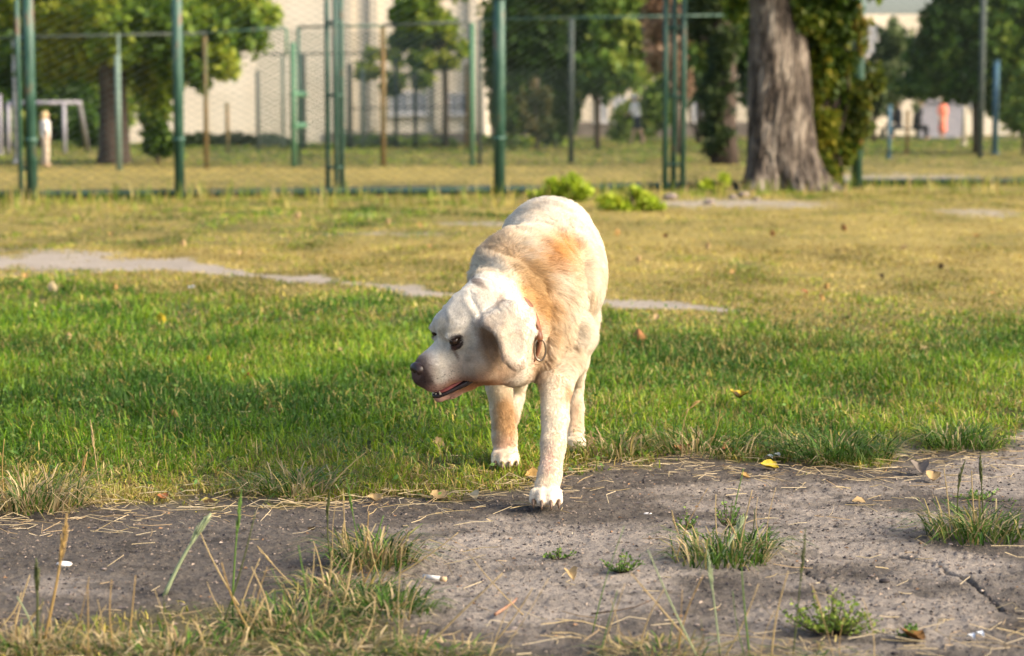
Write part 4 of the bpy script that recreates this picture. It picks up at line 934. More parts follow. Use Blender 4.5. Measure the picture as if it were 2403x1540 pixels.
for tips in (T1, T2, T3, T4):
    for e, r in tips:
        mb = MB(); mb.tube([e + (0, -r * .5, .002), e + (0, -r * 1.25, .001), e + (0, -r * 1.75, -.006), e + (0, -r * 1.95, -.0135)], [.0042, .0040, .0028, .0006], 8)
        mb.build('claw', clawm, dog)
# collar: band round the neck under the fur, with a ring
lea = mat_noise('brown_leather', [(.3, (.12, .045, .022)), (.6, (.24, .10, .05)), (.8, (.30, .15, .08))], 60, .5, .3, spec=.4, bdist=.002)
brass = mat_noise('dull_steel', [(.3, (.20, .16, .12)), (.7, (.34, .29, .24))], 40, .3, 0, metal=1)
cc0 = D(1183, 775, 4.575); ca = D(1150, 735, 4.52) - D(1245, 700, 4.80); ca = np.array(D(1160, 770, 4.50) - D(1235, 720, 4.76)); ca /= np.linalg.norm(ca)
e1 = np.cross(ca, [0, 0, 1.]); e1 /= np.linalg.norm(e1); e2 = np.cross(e1, ca)
V = []; NC = 72
for i in range(NC):
    t = 2 * math.pi * i / NC; dr = e1 * math.cos(t) + e2 * math.sin(t)
    o_ = cc0 + dr * .25; hit, nr_, _, dist = bvh.ray_cast(Vector(o_), Vector(-dr), .25)
    rad = .25 - dist if hit is not None else .1
    V.append(rad)
V = np.clip(np.array(V), .055, .098); V = np.convolve(np.r_[V[-7:], V, V[:7]], np.ones(15) / 15, 'valid')
rg = []
for i in range(NC):
    t = 2 * math.pi * i / NC; dr = e1 * math.cos(t) + e2 * math.sin(t); rr2 = V[i] + .002 - .007 * max(0., dr[2])
    for w_, o2 in ((-.011, 0), (-.010, .004), (.010, .004), (.011, 0)): rg.append(cc0 + dr * (rr2 + o2) + ca * w_)
rg = np.array(rg); F = np.array([[i * 4 + j, ((i + 1) % NC) * 4 + j, ((i + 1) % NC) * 4 + (j + 1) % 4, i * 4 + (j + 1) % 4] for i in range(NC) for j in range(4)])
col_o = obj('collar', rg, F, lea, dog)
hit, nrm, _, _ = bvh.ray_cast(Vector((0, 0, CAMH)), (at(1266, 800, 4.6) - Vector((0, 0, CAMH))).normalized())
Yr = (hit.y if hit else 4.6) - .030
ringc = D(1267, 821, Yr); mb = MB()
mb.tube([ringc + np.array([.0125 * math.cos(t), .004 * math.cos(t), .0235 * math.sin(t)]) for t in np.linspace(0, 2 * math.pi, 33)], .0023, 8, cap=False)
def add_child(o, p):
    o.parent = p; o.matrix_parent_inverse = parent_inv(p)
rgo = mb.build('ring', brass, col_o)
mb = MB(); tp = D(1264, 786, Yr + .006); mb.tube([D(1254, 768, Yr + .012), tp, D(1267, 800, Yr)], [.006, .009, .007], 8); mb.build('ring_loop', lea, col_o)

# ------------------------------------------------------------------ grass
def blades(P, Ln, Wd, lean, col, g, name, label, droop=.25):
    n = len(P); th = g.random(n) * 2 * math.pi; d = np.stack([np.cos(th), np.sin(th), 0 * th], 1)
    ph = th + math.pi / 2 + g.normal(0, .6, n); w = np.stack([np.cos(ph), np.sin(ph), 0 * ph], 1) * (Wd / 2)[:, None]
    up = np.array([0, 0, 1.]); s = lean[:, None]; L1 = Ln[:, None]
    m1 = P + up * L1 * .42 * (1 - .25 * s) + d * s * L1 * .16
    m2 = P + up * L1 * .75 * (1 - .4 * s) + d * s * L1 * .45
    t = P + up * L1 * (1 - .62 * s) + d * s * L1 * .85
    V = np.stack([P - w, P + w, m1 - w * .9, m1 + w * .9, m2 - w * .6, m2 + w * .6, t], 1).reshape(-1, 3)
    b = np.arange(n)[:, None] * 7
    Q = np.concatenate([b + np.array([[0, 1, 3, 2]]), b + np.array([[2, 3, 5, 4]])]); T = b + np.array([[4, 5, 6]])
    o = obj(name, V, [Q, T], M['grass'], None, np.repeat(col, 7, 0)); return tag(o, label, 'grass', kind='stuff')
GREENS = np.array([(.040, .105, .008), (.095, .205, .010), (.17, .30, .014), (.29, .38, .016), (.13, .23, .06)])
STRAW = np.array([(.47, .36, .11), (.58, .46, .19), (.38, .26, .09), (.54, .44, .09)])
def scatter(y0, y1, n, g, half=.31):
    t = g.random(n); Y = np.sqrt(y0 ** 2 + t * (y1 ** 2 - y0 ** 2)); X = (g.random(n) * 2 - 1) * half * Y; return X, Y
g = np.random.default_rng(21)
def turf(y0, y1, n, Lr, Wr, name, label):
    X, Y = scatter(y0, y1, int(n * (1.2 if y0 > 7 else 1.1)), g, .375 if y0 > 7 else .34); dirt, sand, dry, x, y = zones(X, Y)
    clump = fbm(X * 6 + 1, Y * 6 + 2, 3)
    p = (1 - dirt) ** 1.5 * (1 - sand) * np.clip(.35 + 1.5 * (clump - .3), .1, 1) * (1 - .35 * dry)
    k = g.random(len(X)) < p; X, Y, dry, clump, dirt, y, x = X[k], Y[k], dry[k], clump[k], dirt[k], y[k], x[k]; m = len(X)
    P = np.stack([X, Y, gz(X, Y) - .003], 1)
    isd = g.random(m) < np.clip(dry * .9 + .10, 0, 1)
    tone = fbm(X * 1.6 + 8, Y * 1.2, 3)
    gi = np.clip(((tone - .5) * 2.4 + .33 + g.normal(0, .22, m)), 0, .999) * 4; i = gi.astype(int); f = (gi - i)[:, None]
    cg = GREENS[i] * (1 - f) + GREENS[np.minimum(i + 1, 4)] * f
    yel = np.clip(dry - .25, 0, 1)[:, None] * .9; cg = cg * (1 - yel) + np.array([.37, .31, .04]) * yel
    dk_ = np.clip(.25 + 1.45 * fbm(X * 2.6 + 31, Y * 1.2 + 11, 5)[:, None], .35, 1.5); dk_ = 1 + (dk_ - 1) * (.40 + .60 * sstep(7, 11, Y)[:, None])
    cs_ = STRAW[g.integers(0, 4, m)] * g.uniform(.6, 1.15, (m, 1))
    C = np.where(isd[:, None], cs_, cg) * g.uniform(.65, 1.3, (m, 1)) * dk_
    lush = np.clip(1.1 - dry, .45, 1) * (.6 + .8 * clump) * (1 - .5 * dirt)
    Ln = g.uniform(Lr[0], Lr[1], m) * lush; Wd = g.uniform(Wr[0], Wr[1], m) * np.maximum(1, Y / 6) ** .75
    lean = np.clip(g.uniform(.2, 1.25, m) + .5 * isd * g.random(m) + .25 * dirt, 0, 1.35)
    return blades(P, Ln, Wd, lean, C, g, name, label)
turf(2.8, 5.2, 110000, (.03, .085), (.0018, .0034), 'grass', 'short mixed grass at the edge of the bare soil')
turf(5.2 - .9, 8.0, 240000, (.03, .080), (.0022, .0042), 'grass', 'green lawn grass around the dog')
turf(8.0, 13.5, 200000, (.025, .068), (.003, .005), 'grass', 'yellowing lawn behind the dog')
turf(13.5, 23, 160000, (.02, .055), (.0035, .006), 'grass', 'dry grass in front of the court fence')
turf(21, 70, 120000, (.02, .05), (.006, .012), 'grass', 'rough grass inside the court')
# rough taller growth along the fence foot
X = g.uniform(-7, 7, 3000); x_, y_ = np.interp(X, [G(*p).x for p in FX], [G(*p).y for p in FX]), None
Yf = x_ - g.random(3000) ** 1.6 * 3.2; k = g.random(3000) < np.clip(fbm(X * 1.1, Yf, 3) * 2 - .5, 0, 1); X, Yf = X[k], Yf[k]; m = len(X)
c = np.where(g.random((m, 1)) < .35, STRAW[g.integers(0, 4, m)], np.array([(.20, .26, .03)])) * g.uniform(.7, 1.2, (m, 1))
blades(np.stack([X, Yf, 0 * X], 1), g.uniform(.08, .26, m), g.uniform(.008, .014, m), g.uniform(.1, .7, m), c, g, 'tall_grass', 'taller yellow green grass along the foot of the court fence')
# low broad-leaved weeds woven into the lawn
def weeds(n, y0, y1, name, label, size, need):
    X, Y = scatter(y0, y1, n, g); dirt, sand, dry, x, y = zones(X, Y); k = g.random(n) < (1 - dirt) * (1 - sand) * (1 - dry) * need; X, Y = X[k], Y[k]; m = len(X)
    P = np.stack([X, Y, gz(X, Y) + g.uniform(.004, .045, m)], 1); a = g.normal(size=(m, 3)); a[:, 2] = np.abs(a[:, 2]) * .6; a /= np.linalg.norm(a, axis=1)[:, None]
    b = np.cross(a, g.normal(size=(m, 3))); b /= np.linalg.norm(b, axis=1)[:, None]; S_ = (size * g.uniform(.6, 1.4, m))[:, None]
    V = np.stack([P, P + (a * .5 + b * .28) * S_, P + a * S_, P + (a * .5 - b * .28) * S_], 1).reshape(-1, 3)
    C = np.array([(.07, .15, .03)]) * g.uniform(.6, 1.5, (m, 1)) + g.random((m, 1)) * np.array([[.05, .04, .0]])
    tag(obj(name, V, np.arange(m * 4).reshape(-1, 4), M['grass'], None, np.repeat(C, 4, 0)), label, 'weeds', kind='stuff')
weeds(22000, 4.3, 9, 'ground_cover', 'tiny leafy weeds mixed into the lawn', .013, .9)
# straw litter lying on the soil
def straw(n, y0, y1):
    X, Y = scatter(y0, y1, n, g, .30); dirt, sand, dry, x, y = zones(X, Y)
    edge = np.interp(x, EX, EY); near_e = np.exp(-((y - edge - 8) / 38) ** 2); low = sstep(1400, 1520, y) * .30
    rt = .25 * np.exp(-(((x - 2200) / 250) ** 2 + ((y - 1120) / 70) ** 2))
    k = g.random(n) < (near_e * .75 + low + .03 + rt) * (Y < 9); X, Y = X[k], Y[k]; m = len(X)
    Ln = g.uniform(.015, .085, m); th = g.normal(0, 1.0, m) + g.integers(0, 2, m) * math.pi; d = np.stack([np.cos(th), np.sin(th), g.normal(.0, .10, m)], 1)
    w = np.stack([-np.sin(th), np.cos(th), 0 * th], 1) * g.uniform(.00035, .0009, m)[:, None]
    P = np.stack([X, Y, gz(X, Y) + g.uniform(.004, .014, m)], 1); bow = np.stack([-np.sin(th), np.cos(th), g.random(m) * .8], 1) * (Ln * g.normal(0, .16, m))[:, None]
    A = P - d * (Ln / 2)[:, None]; B = P + d * (Ln / 2)[:, None]; Mi = P + bow; up = np.array([0, 0, .0012])
    V = np.stack([A - w, A + w, Mi - w, Mi + w, B - w * .4, B + w * .4, A + up, Mi + up, B + up], 1).reshape(-1, 3)
    b = np.arange(m)[:, None] * 9; Q = np.concatenate([b + np.array([[q]]).reshape(1, 4) for q in ([0, 6, 7, 2], [6, 1, 3, 7], [2, 7, 8, 4], [7, 3, 5, 8])])
    C = np.array([(.55, .44, .26), (.62, .51, .33), (.40, .29, .16), (.52, .40, .20)])[g.integers(0, 4, m)] * g.uniform(.55, 1.25, (m, 1))
    tag(obj('dry_straw', V, Q, M['grass'], None, np.repeat(C, 9, 0)), 'scattered dry straw along the edge of the soil', 'straw', kind='stuff')
straw(9500, 2.9, 6)
# soil crumbs and grit
def grit(n):
    X, Y = scatter(2.9, 5.6, n, g, .30); dirt, sand, dry, x, y = zones(X, Y); k = g.random(n) < dirt; X, Y = X[k], Y[k]; m = len(X)
    r = .0009 + .0030 * g.random(m) ** 3.5; dirs = np.array([[1, 0, 0], [-.5, .87, 0], [-.5, -.87, 0], [0, 0, 1.], [.4, .3, -.5]])
    off = dirs[None] * (1 + g.normal(0, .25, (m, 5, 1))) * r[:, None, None] * np.array([1.5, 1.1, .7])
    a = g.random(m) * 6.28; ca_, sa_ = np.cos(a)[:, None], np.sin(a)[:, None]
    off = np.stack([off[..., 0] * ca_ - off[..., 1] * sa_, off[..., 0] * sa_ + off[..., 1] * ca_, off[..., 2]], -1)
    Zc = (fbm(X * 45, Y * 45, 3) - .5) * .007
    V = (np.stack([X, Y, gz(X, Y) + Zc + r * .4], 1)[:, None] + off).reshape(-1, 3)
    b = np.arange(m)[:, None] * 5; T = np.concatenate([b + np.array([t]) for t in ([0, 1, 3], [1, 2, 3], [2, 0, 3], [1, 0, 4], [2, 1, 4], [0, 2, 4])])
    cols = np.array([(.05, .042, .042), (.14, .11, .09), (.24, .19, .15), (.10, .085, .085), (.34, .27, .21), (.26, .15, .08)])
    C = cols[g.choice(6, m, p=[.34, .30, .17, .15, .01, .03])] * g.uniform(.7, 1.25, (m, 1))
    tag(obj('gravel', V, T, M['stone'], None, np.repeat(C, 5, 0), smooth=False), 'crumbs of soil and grit on the bare path', 'grit', kind='stuff')
grit(45000)

# ------------------------------------------------------------------ individual tufts, weeds and stalks near the camera
def tuft(label, x, y, rpx, hpx, n, dryf, seed, stalks=(), spread=1.0, name='grass_tuft', group=None, asp=.45):
    p = G(x, y); Y = p.y; k = Y / FP; h = np.random.default_rng(seed)
    t = thing(name, label, 'grass tuft' if name == 'grass_tuft' else 'weed', p, group)
    n = int(n * .62); a = h.random(n) * 6.28; r = h.random(n) ** .62 * rpx * k * .5 * (.75 + .5 * fbm(np.cos(a) * 1.5 + seed, np.sin(a) * 1.5 + 3, 2))
    X = p.x + np.cos(a) * r; Yy = Y + np.sin(a) * r * 1.0; P = np.stack([X, Yy, gz(X, Yy) - .002], 1)
    Ln = h.uniform(.35, 1.15, n) * hpx * k * 1.45; out = np.clip(.35 + .9 * h.random(n), 0, 1.3) * spread
    th = a + h.normal(0, .7, n); d = np.stack([np.cos(th), np.sin(th) * .8, 0 * th], 1); Wd = h.uniform(.0022, .0042, n)
    ph = th + 1.57 + h.normal(0, .5, n); w = np.stack([np.cos(ph), np.sin(ph), 0 * ph], 1) * (Wd / 2)[:, None]; up = np.array([0, 0, 1.]); s = out[:, None]; L1 = Ln[:, None]
    q = [P, P + up * L1 * .4 * (1 - .2 * s) + d * s * L1 * .22, P + up * L1 * .66 * (1 - .4 * s) + d * s * L1 * .58, P + up * L1 * .78 * (1 - .7 * s) + d * s * L1 * 1.05]
    q = [np.stack([c_[:, 0], c_[:, 1], np.maximum(c_[:, 2], .004)], 1) for c_ in q]
    V = np.stack([q[0] - w, q[0] + w, q[1] - w, q[1] + w, q[2] - w * .7, q[2] + w * .7, q[3]], 1).reshape(-1, 3)
    b = np.arange(n)[:, None] * 7; Q = np.concatenate([b + np.array([[0, 1, 3, 2]]), b + np.array([[2, 3, 5, 4]])]); T = b + np.array([[4, 5, 6]])
    isd = h.random(n) < dryf; C = np.where(isd[:, None], np.array([(.50, .39, .20), (.56, .44, .24), (.34, .24, .12), (.42, .34, .12)])[h.integers(0, 4, n)] * .85, np.array([(.030, .075, .010), (.055, .13, .012), (.09, .17, .02), (.12, .17, .04)])[h.integers(0, 4, n)]) * h.uniform(.6, 1.3, (n, 1))
    obj('blades', V, [Q, T], M['grass'], t, np.repeat(C, 7, 0))
    for sx, sy, ex, ey, w_, kind in stalks:
        stalk(t, sx, sy, ex, ey, w_, kind, seed + int(ex))
    if dryf >= .3 and y > 1200:
        for q in range(6):
            sx = x + h.uniform(-.5, .5) * rpx; sy = min(y + h.uniform(-12, 12), 1560); Ls = h.uniform(60, 190)
            stalk(t, sx, sy, sx + h.normal(0, .38) * Ls, sy - Ls, h.uniform(1.8, 3.4), ('s', 's', 'o', 'g', 'sh', 'd')[h.integers(6)], seed * 31 + q)
    return t
def stalk(parent, sx, sy, ex, ey, w_, kind, seed, label=None):
    """a stem from ground position (sx,sy) to tip (ex,ey)"""
    h = np.random.default_rng(seed); p = G(sx, sy); k = p.y / FP; e = at(ex, ey, p.y + h.uniform(-.03, .03))
    C = {'s': (.50, .38, .19), 'g': (.12, .22, .04), 'b': (.36, .42, .24), 'o': (.40, .27, .10), 'd': (.10, .12, .04)}[kind[0]]
    n = 10; pts = []; bend = h.normal(0, 6) * k
    for i in range(n):
        u = i / (n - 1); pts.append(np.array(p) * (1 - u) + np.array(e) * u + np.array([bend * math.sin(math.pi * u), 0, 0]))
    mb = MB(); mb.tube(pts, [max(.0005, w_ * k * .5 * (1 - .55 * i / n)) for i in range(n)], 6, c=C)
    if 'h' in kind:                                       # seed head
        for i in range(46):
            u = .60 + .40 * i / 46; c0 = np.array(p) * (1 - u) + np.array(e) * u + np.array([bend * math.sin(math.pi * u), 0, 0]); a = h.random() * 6.28
            d = (np.array(e) - np.array(p)); d /= np.linalg.norm(d); sd = np.array([math.cos(a), math.sin(a), 0]); L2 = w_ * k * 2.1 * math.sin(math.pi * min(1, .15 + (u - .6) / .42)) + .001
            mb.tube([c0, c0 + (sd * .45 + d * .8) * L2 * .6, c0 + (sd * .5 + d * 1.5) * L2], [.0007, .0010, .0003], 5, c=np.array(C) * h.uniform(.8, 1.2))
    o = mb.build('stalk' if parent is not None else 'grass_stalk', M['grass'], parent, col=True)
    if parent is None: tag(o, label, 'grass stalk', 'stray grass stalks on the soil')
    return o
tuft('large green and straw tuft left of centre in the foreground, with tall dry stalks', 880, 1330, 190, 110, 520, .4, 1,
     ((820, 1330, 805, 1150, 4, 's'), (840, 1350, 865, 1200, 4, 'o'), (900, 1330, 960, 1265, 4, 's'), (870, 1340, 900, 1210, 5, 'g'), (930, 1350, 1075, 1250, 4, 's'), (780, 1340, 775, 1150, 4, 'dh'), (850, 1330, 812, 1120, 3, 'gh')))
tuft('dense low green tuft just below the large straw tuft', 900, 1435, 230, 75, 620, .3, 2, ((960, 1450, 1000, 1350, 4, 's'), (800, 1440, 830, 1300, 5, 's')))
tuft('ragged tuft near the bottom left with pale stalks leaning right', 690, 1470, 330, 75, 760, .5, 3,
     ((640, 1480, 590, 1330, 5, 's'), (600, 1500, 520, 1320, 5, 'o'), (740, 1490, 700, 1280, 5, 'g'), (560, 1440, 610, 1310, 4, 's')))
tuft('green tuft with seed stalks right of centre on the soil', 1700, 1320, 240, 95, 420, .3, 4,
     ((1700, 1310, 1745, 1100, 4, 'g'), (1690, 1310, 1680, 1160, 4, 's'), (1730, 1320, 1765, 1150, 4, 's'), (1650, 1310, 1640, 1260, 3, 's'), (1745, 1310, 1770, 1195, 4, 'd'), (1690, 1320, 1745, 1215, 9, 'bh')))
tuft('full green tuft at the right edge of the soil', 2290, 1265, 230, 100, 560, .25, 5,
     ((2230, 1260, 2215, 1100, 4, 's'), (2255, 1255, 2265, 1080, 4, 'dh'), (2290, 1250, 2280, 1105, 4, 's'), (2310, 1250, 2300, 1060, 4, 'dh')))
tuft('dark green drooping tuft on the soil edge below the lawn at right', 1960, 1070, 260, 95, 900, .12, 6, (), 1.0)
tuft('smaller dark green drooping tuft near the right edge below the lawn', 2250, 1048, 190, 85, 600, .15, 7, ())
tuft('yellowed tuft with seed stalks along the bottom edge right of centre', 1560, 1535, 330, 60, 600, .75, 8,
     ((1640, 1520, 1480, 1345, 5, 's'), (1590, 1530, 1650, 1350, 4, 'o'), (1500, 1530, 1560, 1380, 4, 's'), (1690, 1520, 1660, 1290, 5, 'bh'), (1700, 1530, 1780, 1370, 4, 's'), (1760, 1530, 1740, 1330, 5, 'g'), (1810, 1535, 1850, 1340, 5, 's'), (1640, 1535, 1520, 1290, 5, 'b'), (1860, 1535, 1890, 1240, 4, 'dh')))
tuft('straw coloured tuft in the lower left corner', 60, 1530, 260, 70, 520, .7, 9, ((100, 1520, 157, 1205, 8, 'oh'), (30, 1500, 70, 1350, 5, 's'), (90, 1530, 40, 1400, 6, 'b'), (85, 1530, 85, 1310, 7, 'dh'), (270, 1540, 262, 1360, 4, 'o'), (0, 1470, 50, 1390, 5, 's')))
tuft('low ragged tuft on the bottom edge between the lower left corner and the middle', 400, 1535, 330, 60, 560, .55, 10,
     ((385, 1400, 495, 1205, 11, 'bh'), (545, 1420, 567, 1148, 5, 'gh'), (520, 1480, 600, 1200, 5, 'd'), (300, 1530, 318, 1350, 4, 'o'), (560, 1420, 470, 1250, 5, 's')))
tuft('sparse tuft on the bottom edge left of centre', 1040, 1540, 260, 55, 380, .5, 11, ((980, 1530, 1180, 1345, 6, 's'),))
tuft('yellowish grass clump at the left edge of the lawn border', 60, 1190, 300, 120, 700, .6, 12, ((15, 1190, 10, 1030, 4, 'o'), (110, 1190, 100, 1090, 4, 's'), (180, 1180, 205, 1060, 4, 'oh'), (60, 1200, 45, 1120, 4, 's'), (240, 1180, 212, 985, 3, 'sh'), (130, 1200, 160, 1110, 4, 's')))
tuft('lawn edge clump with fine dry stalks left of the front paws', 700, 1150, 260, 90, 480, .45, 13, ((690, 1120, 650, 1045, 3, 's'), (760, 1150, 860, 1060, 3, 's')))
tuft('small clump of dry stalks beside the far hind paw', 1440, 1070, 170, 80, 300, .5, 14, ((1400, 1060, 1355, 1010, 3, 's'), (1470, 1070, 1500, 1010, 3, 'o'), (1420, 1060, 1400, 980, 3, 'g')))
tuft('thin clump of straw stalks standing in the lawn right of the dog', 1640, 1060, 260, 95, 420, .45, 15, ((1600, 1050, 1615, 960, 3, 's'), (1650, 1060, 1690, 960, 3, 'o'), (1580, 990, 1640, 940, 5, 'oh')))
tuft('ragged straw and green fringe joining the two tufts left of centre', 790, 1390, 260, 70, 420, .55, 31, ((760, 1390, 735, 1270, 4, 's'), (840, 1400, 900, 1290, 4, 'o')), 1.2)
tuft('loose grass fringe at the bottom edge below the low green tuft', 800, 1530, 360, 62, 620, .5, 32, ((830, 1530, 880, 1400, 5, 's'),), 1.2)
tuft('sparse straw fringe along the bottom edge near the left corner', 220, 1540, 330, 55, 520, .7, 33, ((180, 1540, 250, 1420, 4, 's'),), 1.2)
tuft('thin dry fringe at the bottom edge below the bushy weed', 1900, 1545, 320, 50, 330, .7, 34, (), 1.2)
tuft('small green tuft behind the seed stalk tuft', 1770, 1290, 110, 62, 150, .15, 35, (), 1.1)
stalk(None, 1160, 1500, 1250, 1380, 4, 's', 91, 'pale bent grass stalk in the lower middle of the soil')
stalk(None, 1390, 1480, 1465, 1235, 3, 'g', 92, 'fine green stalk rising from the pale soil left of the middle weed')
stalk(None, 1230, 1440, 1100, 1300, 3, 's', 93, 'thin straw stalk crossing the soil below the front paw')
def weed(label, x, y, wpx, hpx, n, cols, seed, ls=.0075):
    p = G(x, y); k = p.y / FP; h = np.random.default_rng(seed); t = thing('low_weed', label, 'weed', p); mb = MB(); LV = []; LC = []
    for i in range(n):
        ex = h.uniform(-.5, .5) * wpx * k; ez = hpx * k * h.uniform(.45, 1) * (1 - .5 * abs(ex) / (wpx * k * .5)); ey = h.normal(0, wpx * k * .2)
        a = np.array(p); e = a + np.array([ex, ey, ez]); mid = a + np.array([ex * .55, ey * .5, ez * .3]); mb.tube([a, mid, e], [.0011, .0009, .0005], 5)
        for j in range(13):
            u = .25 + .75 * j / 12; c = (a * (1 - u) ** 2 + 2 * mid * u * (1 - u) + e * u * u); d = h.normal(size=3); d[2] = abs(d[2]) * .7; d /= np.linalg.norm(d)
            b = np.cross(d, h.normal(size=3)); b /= np.linalg.norm(b); s = ls * h.uniform(.6, 1.3); LV += [c, c + (d * .5 + b * .3) * s, c + d * s, c + (d * .5 - b * .3) * s]
            LC += [np.array(cols[h.integers(len(cols))]) * h.uniform(.7, 1.2)] * 4
    mb.build('stem', M['bark'], t); obj('leaves', LV, np.arange(len(LV)).reshape(-1, 4), M['leaf'], t, np.array(LC), smooth=False)
WG = [(.08, .17, .03), (.13, .24, .04), (.2, .3, .05)]
weed('tiny green weed on the pale soil below the front paw', 1312, 1315, 80, 34, 10, WG, 1)
weed('sprawling green weed right of the tiny weed on the pale soil', 1455, 1350, 125, 60, 14, WG, 2)
weed('bushy yellow green weed on the soil at lower right', 1950, 1480, 230, 110, 60, [(.12, .2, .03), (.2, .3, .04), (.28, .34, .06)], 3, .009)
weed('small upright reddish green weed left of the seed stalk tuft', 1610, 1240, 60, 62, 8, WG, 4)
weed('leafy weed in front of the seed stalk tuft on the soil', 1710, 1235, 80, 80, 14, WG, 5)
weed('small green weed left of the brown leaf at lower right', 2130, 1490, 60, 50, 8, WG, 6)
weed('flat weed patch behind the right edge tuft', 2300, 1168, 150, 26, 16, WG, 7)
weed('upright leafy sprig in front of the far hind paw', 1352, 1060, 30, 62, 5, WG, 8, .009)

# ------------------------------------------------------------------ fallen leaves
def leaf_obj(label, x, y, spx, c, seed, tilt=.25, lift=.006, group=None, upright=False, edge=None):
    p = G(x, y); k = p.y / FP; h = np.random.default_rng(seed); Ls = spx * k; n, m = 9, 7; V = []; C = []
    cu, cw = h.uniform(-.5, .9), h.uniform(.2, 1.0); rot = h.uniform(0, 6.28) if not upright else h.uniform(-.4, .4)
    for i in range(n):
        u = i / (n - 1); wd = (math.sin(math.pi * min(1, u ** .75)) ** .8) * .42 * (1 + .10 * math.sin(i * 2.4 + seed))
        if i == 0: wd = .02
        if i == n - 1: wd = .005
        for j in range(m):
            v = (j / (m - 1) * 2 - 1); a_ = (u - .5); b_ = v * wd; z = abs(v) ** 1.4 * wd * cw + cu * (u - .5) ** 2 * .9 + .03 * math.sin(i * 1.7 + j * 2.1)
            V.append((a_, b_, z)); f = np.array(c) * (1 - .25 * (abs(v) < .1)) * h.uniform(.85, 1.12)
            if edge is not None and (abs(v) > .75 or u > .85): f = np.array(edge)
            C.append(f)
    V = np.array(V) * Ls
    if upright:
        V = V[:, [1, 2, 0]]; V[:, 2] += Ls * .35
    ca_, sa_ = math.cos(rot), math.sin(rot); V = np.stack([V[:, 0] * ca_ - V[:, 1] * sa_, V[:, 0] * sa_ + V[:, 1] * ca_, V[:, 2] + V[:, 0] * tilt * h.uniform(-1, 1)], 1)
    V[:, 2] += V[:, 1] * (.0 if upright else .30); V[:, 2] += -V[:, 2].min() + lift; F = np.array([[i * m + j, i * m + j + 1, (i + 1) * m + j + 1, (i + 1) * m + j] for i in range(n - 1) for j in range(m - 1)])
    V2 = np.concatenate([V, V - np.array([0, 0, .0006])]); q = len(V)
    bd = [j for j in range(m)] + [i * m + m - 1 for i in range(1, n)] + [(n - 1) * m + j for j in range(m - 2, -1, -1)] + [i * m for i in range(n - 2, 0, -1)]
    side = [[bd[i], bd[(i + 1) % len(bd)], bd[(i + 1) % len(bd)] + q, bd[i] + q] for i in range(len(bd))]
    o = obj('fallen_leaf', V2 + np.array(p), np.concatenate([F, F[:, ::-1] + q, np.array(side)]), M['dryleaf'], None, np.concatenate([C, C])); return tag(o, label, 'leaf', group or 'fallen leaves')
TAN, OCH, BRN, DBR, YEL, RED, GRY = (.44, .31, .15), (.42, .26, .09), (.20, .10, .035), (.055, .035, .015), (.50, .38, .04), (.32, .11, .05), (.20, .165, .135)
for i, (lb, x, y, s, c, kw) in enumerate([
    ('pale tan curled leaf on the soil left of the lawn edge twigs', 880, 1167, 44, TAN, {}),
    ('broad tan leaf nearest left of the front paw', 1032, 1163, 50, TAN, {}),
    ('small cream leaf just right of the broad tan leaf', 1110, 1163, 38, (.52, .44, .28), {}),
    ('dark brown curled leaf on the soil edge at left', 497, 1180, 50, DBR, dict(edge=(.35, .3, .08))),
    ('large dark brown leaf with yellow rim standing in the lawn', 1735, 962, 52, DBR, dict(upright=False, lift=.04, edge=(.5, .38, .03), tilt=.8)),
    ('orange brown leaf standing up in the lawn behind the dog', 1497, 812, 36, (.42, .19, .08), dict(upright=True)),
    ('big dark brown crumpled leaf at the lower right', 2145, 1497, 74, (.20, .10, .03), dict(tilt=.5)),
    ('yellow leaf lying at the lawn edge near the white scraps', 1806, 1092, 44, YEL, {}),
    ('reddish brown leaf tucked under the lawn edge', 1708, 1055, 36, RED, {}),
    ('large grey flat leaf on the soil at right', 2160, 1110, 52, GRY, dict(tilt=.05)),
    ('tan curled leaf just below the grey flat leaf', 2190, 1126, 42, TAN, dict(tilt=.05)),
    ('small pale pointed leaf on the bare soil at right', 2015, 1176, 32, TAN, {}),
    ('thin tan leaf on the pale soil below the small weeds', 1340, 1371, 38, TAN, {}),
    ('bright yellow leaf in the lawn at upper left', 377, 762, 30, (.62, .46, .04), dict(upright=True)),
    ('pale cream leaf in the grass at far left', 123, 690, 28, (.62, .5, .3), dict(upright=True)),
    ('dark red leaf in the lawn left of the nose', 583, 897, 24, (.25, .05, .02), dict(upright=True)),
    ('tan folded leaf at the grass edge near the left front paw', 1030, 1058, 38, TAN, {}),
    ('dull pink leaf beside the far hind paw', 1388, 1056, 46, (.50, .27, .19), {}),
    ('rusty leaf in the grass between hind paw and drooping tuft', 1600, 1062, 44, (.35, .17, .07), {}),
    ('orange speck leaf in the lawn left of the muzzle', 625, 998, 22, (.52, .28, .05), {}),
    ('tan leaf half hidden behind the near front paw', 1252, 1118, 44, OCH, {}),
    ('small brown leaf on the straw at lower left', 383, 1165, 30, (.35, .14, .05), {}),
    ('dark green brown leaf in the lawn at far right', 1985, 748, 30, (.10, .09, .03), {}),
    ('tan twisted leaf on the lawn edge at left', 330, 1085, 44, TAN, {}),
    ('small ochre leaf on the soil at lower right near the tuft', 1750, 1115, 22, OCH, {}),
    ('brown pointed scrap of leaf on the soil at lower middle', 730, 1252, 22, DBR, {})]):
    leaf_obj(lb, x, y, s, c, 100 + i, **kw)
